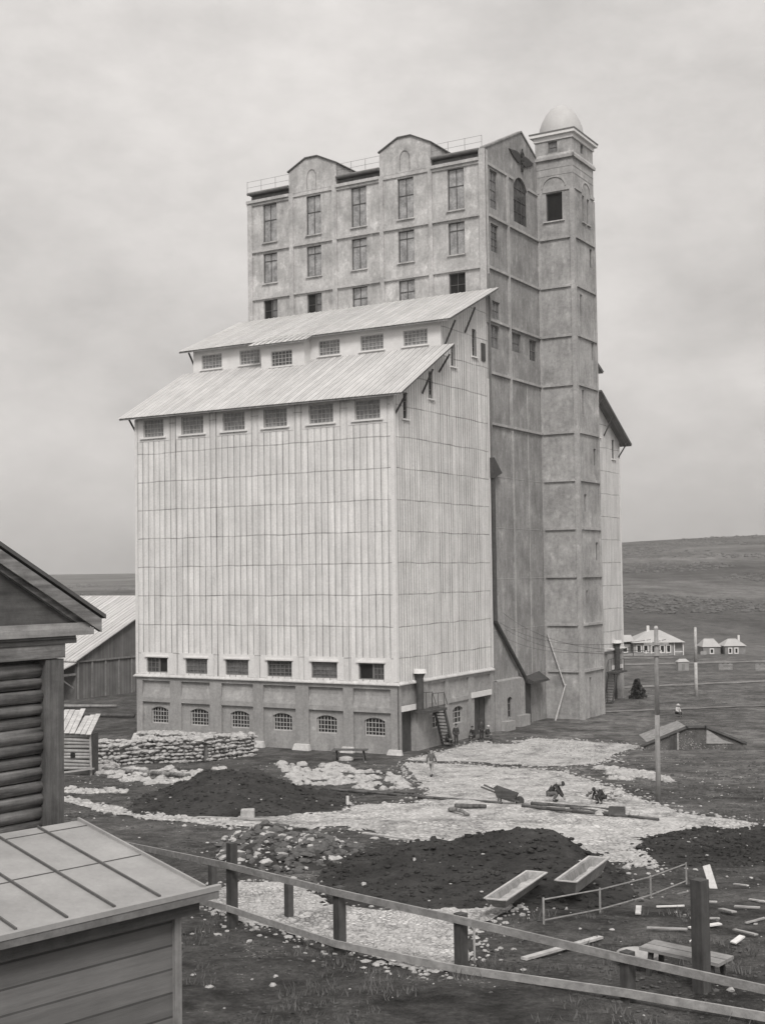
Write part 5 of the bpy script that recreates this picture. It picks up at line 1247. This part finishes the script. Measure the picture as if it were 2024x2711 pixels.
    for r_, z in pr:
        for k in range(n): an = 2 * math.pi * k / n; mb.v.append(tuple(c0 + a1 * r_ * math.cos(an) + b1 * r_ * math.sin(an) + up_ * z))
    for j in range(len(pr) - 1):
        for k in range(n): mb.f.append((j * n + k, j * n + (k + 1) % n, (j + 1) * n + (k + 1) % n, (j + 1) * n + k))
    if hat == 'cap': mb.poly(c0 + fw * .09 + a1 * .06, c0 + fw * .09 - a1 * .06, c0 + fw * .16 - a1 * .045 - up_ * .01, c0 + fw * .16 + a1 * .045 - up_ * .01)
    mb.build('hat', hatm, t, True)
    mb = MB()
    for sg in (-1, 1): c = hd + fw * .088 + Vector((sg * .032, 0, 0)) + ax * .012; mb.beam(c - Vector((.011, 0, 0)), c + Vector((.011, 0, 0)), .012, .01)
    c = hd + fw * .092 - ax * .058; mb.beam(c - Vector((.022, 0, 0)), c + Vector((.022, 0, 0)), .012, .008); mb.build('face_features', 'cloth_dark', t)
    return t
person('man in dark clothes standing upright before the arched side windows', 4.6, 104.5, R(20), STAND, 'cloth_dark', 'cloth_dark', s=1.02)
person('dark dressed person sitting at the foot of the iron staircase', 3.95, 104.0, R(40), SIT, 'cloth_dark', 'cloth_dark', dz=.15)
person('walker in grey coat and pale trousers crossing the cobbles near the corner', 1.95, 78.6, R(150), WALK, 'cloth_mid', 'house', s=.98)
person('dark figure standing in the tall doorway by the downpipe', 6.85, 107.6, R(10), STAND, 'cloth_dark', 'cloth_dark', hat='brim')
person('dark figure crouching left of the one in the doorway', 6.1, 107.3, R(-30), SIT, 'cloth_dark', 'cloth_dark', dz=.05)
person('dark figure crouching right of the one in the doorway, with pale cap', 7.35, 107.6, R(60), SIT, 'cloth_dark', 'cloth_mid', dz=.05, hatm='cloth_pale')
person('worker bent low over the cobbled road right of the wheelbarrow', 7.15, 60.2, R(75), HUNCH, 'cloth_dark', 'cloth_mid', s=1.08)
person('worker crouching farther right beside a pale stone pile at the road edge', 9.1, 59.3, R(-60), HUNCH, 'cloth_dark', 'cloth_dark', s=.9)
person('person in a white shirt crouching alone in the field behind the cellar', 26.4, 122.9, R(30), SIT, 'cloth_pale', 'cloth_dark', hat='brim', hatm='cloth_pale')
mb = MB(); rr = random.Random(77); rocks(mb, [(rr.gauss(0, .35), rr.gauss(0, .35), .1 + .35 * rr.random()) for _ in range(60)], .08, .2, .7, 4)
tag(mb.build('stone_pile', 'stone', loc=on(9.5, 61.0)), 'small pile of pale paving stones beside the crouching worker', 'stone pile')
# ------------------------------------------------------------------ air
if HAZE:
    mb = MB(); mb.box(-5200, 5200, -70, 1900, -30, 130)
    hm = bpy.data.materials.new('haze'); hm.use_nodes = True; nt_ = hm.node_tree; nt_.nodes.remove(nt_.nodes['Principled BSDF'])
    pv = nt_.nodes.new('ShaderNodeVolumePrincipled'); pv.inputs['Color'].default_value = (.93, .92, .9, 1); pv.inputs['Density'].default_value = HAZE; pv.inputs['Anisotropy'].default_value = .2
    nt_.links.new(pv.outputs[0], nt_.nodes['Material Output'].inputs['Volume'])
    tag(mb.build('haze', hm), kind='stuff')
SKY_LO, SKY_HI, EXPO = 3.7, 6.1, 0.75
# ------------------------------------------------------------------ camera, light, sky
f_, pitch, roll = 2790.7892759443635, 0.043461208, 0.013986063
cam = bpy.data.cameras.new('camera'); co = bpy.data.objects.new('camera', cam); COL.objects.link(co)
cp, sp, cr, sr = math.cos(pitch), math.sin(pitch), math.cos(roll), math.sin(roll)
Rt = Vector((1, 0, 0)); Up = Vector((0, -sp, cp)); Fw = Vector((0, cp, sp))
right = Rt * cr - Up * sr; up = Rt * sr + Up * cr
mw = Matrix((right, up, -Fw)).transposed().to_4x4(); mw.translation = (0, 0, 14); co.matrix_world = mw
cam.sensor_fit = 'VERTICAL'; cam.sensor_height = 36; cam.lens = f_ / 2213 * 36
cam.shift_x = (826 - 854.2532) / 2213; cam.shift_y = (1116.0475 - 1106.5) / 2213
cam.clip_end = 12000; cam.clip_start = .1; scene.camera = co

SUN_EL, SUN_AZ = R(48), math.atan2(-.62, -.78)      # towards the sun: from behind the camera, left
sv = Vector((math.cos(SUN_EL) * .06, math.cos(SUN_EL) * -.998, math.sin(SUN_EL)))
sl = bpy.data.lights.new('sun', 'SUN'); so = bpy.data.objects.new('sun', sl); COL.objects.link(so)
so.rotation_euler = sv.to_track_quat('Z', 'Y').to_euler(); so.location = (0, 0, 200)
sl.energy = 1.4; sl.angle = R(18); sl.color = (1, .965, .935)

w = bpy.data.worlds.new('World'); scene.world = w; w.use_nodes = True; nt = w.node_tree
bg = nt.nodes['Background']
sky = nt.nodes.new('ShaderNodeTexSky'); sky.sky_type = 'NISHITA'; sky.sun_disc = False; sky.sun_elevation = SUN_EL
sky.sun_rotation = math.atan2(sv.x, sv.y); sky.air_density = 1.; sky.dust_density = 4.; sky.ozone_density = 1.
def N(t, **k):
    n = nt.nodes.new(t)
    for a, b in k.items():
        if a in n.inputs.keys(): n.inputs[a].default_value = b
        else: setattr(n, a, b)
    return n
L = nt.links.new
bw = N('ShaderNodeRGBToBW'); L(sky.outputs[0], bw.inputs[0])
tc = N('ShaderNodeTexCoord'); mp = N('ShaderNodeMapping'); mp.inputs['Scale'].default_value = (1, 1, 1.8); L(tc.outputs['Generated'], mp.inputs[0])
n1 = N('ShaderNodeTexNoise', Scale=3.2, Detail=7, Roughness=.6); L(mp.outputs[0], n1.inputs['Vector'])
n2 = N('ShaderNodeTexNoise', Scale=9., Detail=6, Roughness=.65); L(mp.outputs[0], n2.inputs['Vector'])
def mth(op, a, b):
    n = N('ShaderNodeMath', operation=op)
    for i, v in enumerate((a, b)):
        if hasattr(v, 'is_linked'): L(v, n.inputs[i])
        else: n.inputs[i].default_value = v
    return n.outputs[0]
def mrg(x, *v):
    n = N('ShaderNodeMapRange'); L(x, n.inputs[0])
    for i, q in enumerate(v): n.inputs[i + 1].default_value = q
    return n.outputs[0]
sx = N('ShaderNodeSeparateXYZ'); L(tc.outputs['Generated'], sx.inputs[0])
ov = mrg(sx.outputs[2], -.05, .55, SKY_LO, SKY_HI)              # overcast: brighter overhead than at the horizon
cl = mth('MULTIPLY', mrg(n1.outputs[0], .3, .7, .78, 1.15), mrg(n2.outputs[0], .3, .7, .91, 1.08))
val = mth('MULTIPLY', mth('ADD', mth('MULTIPLY', bw.outputs[0], .2), mth('MULTIPLY', ov, .75)), cl)
cc = N('ShaderNodeCombineColor'); L(mth('MULTIPLY', val, 1.035), cc.inputs[0]); L(mth('MULTIPLY', val, .995), cc.inputs[1]); L(mth('MULTIPLY', val, .965), cc.inputs[2])
L(cc.outputs[0], bg.inputs['Color']); bg.inputs['Strength'].default_value = .1
scene.view_settings.view_transform = 'Standard'; scene.view_settings.look = 'None'; scene.view_settings.gamma = 1
scene.view_settings.exposure = EXPO
try: scene.cycles.use_denoising = True
except Exception: pass
scene.cycles.max_bounces = 6
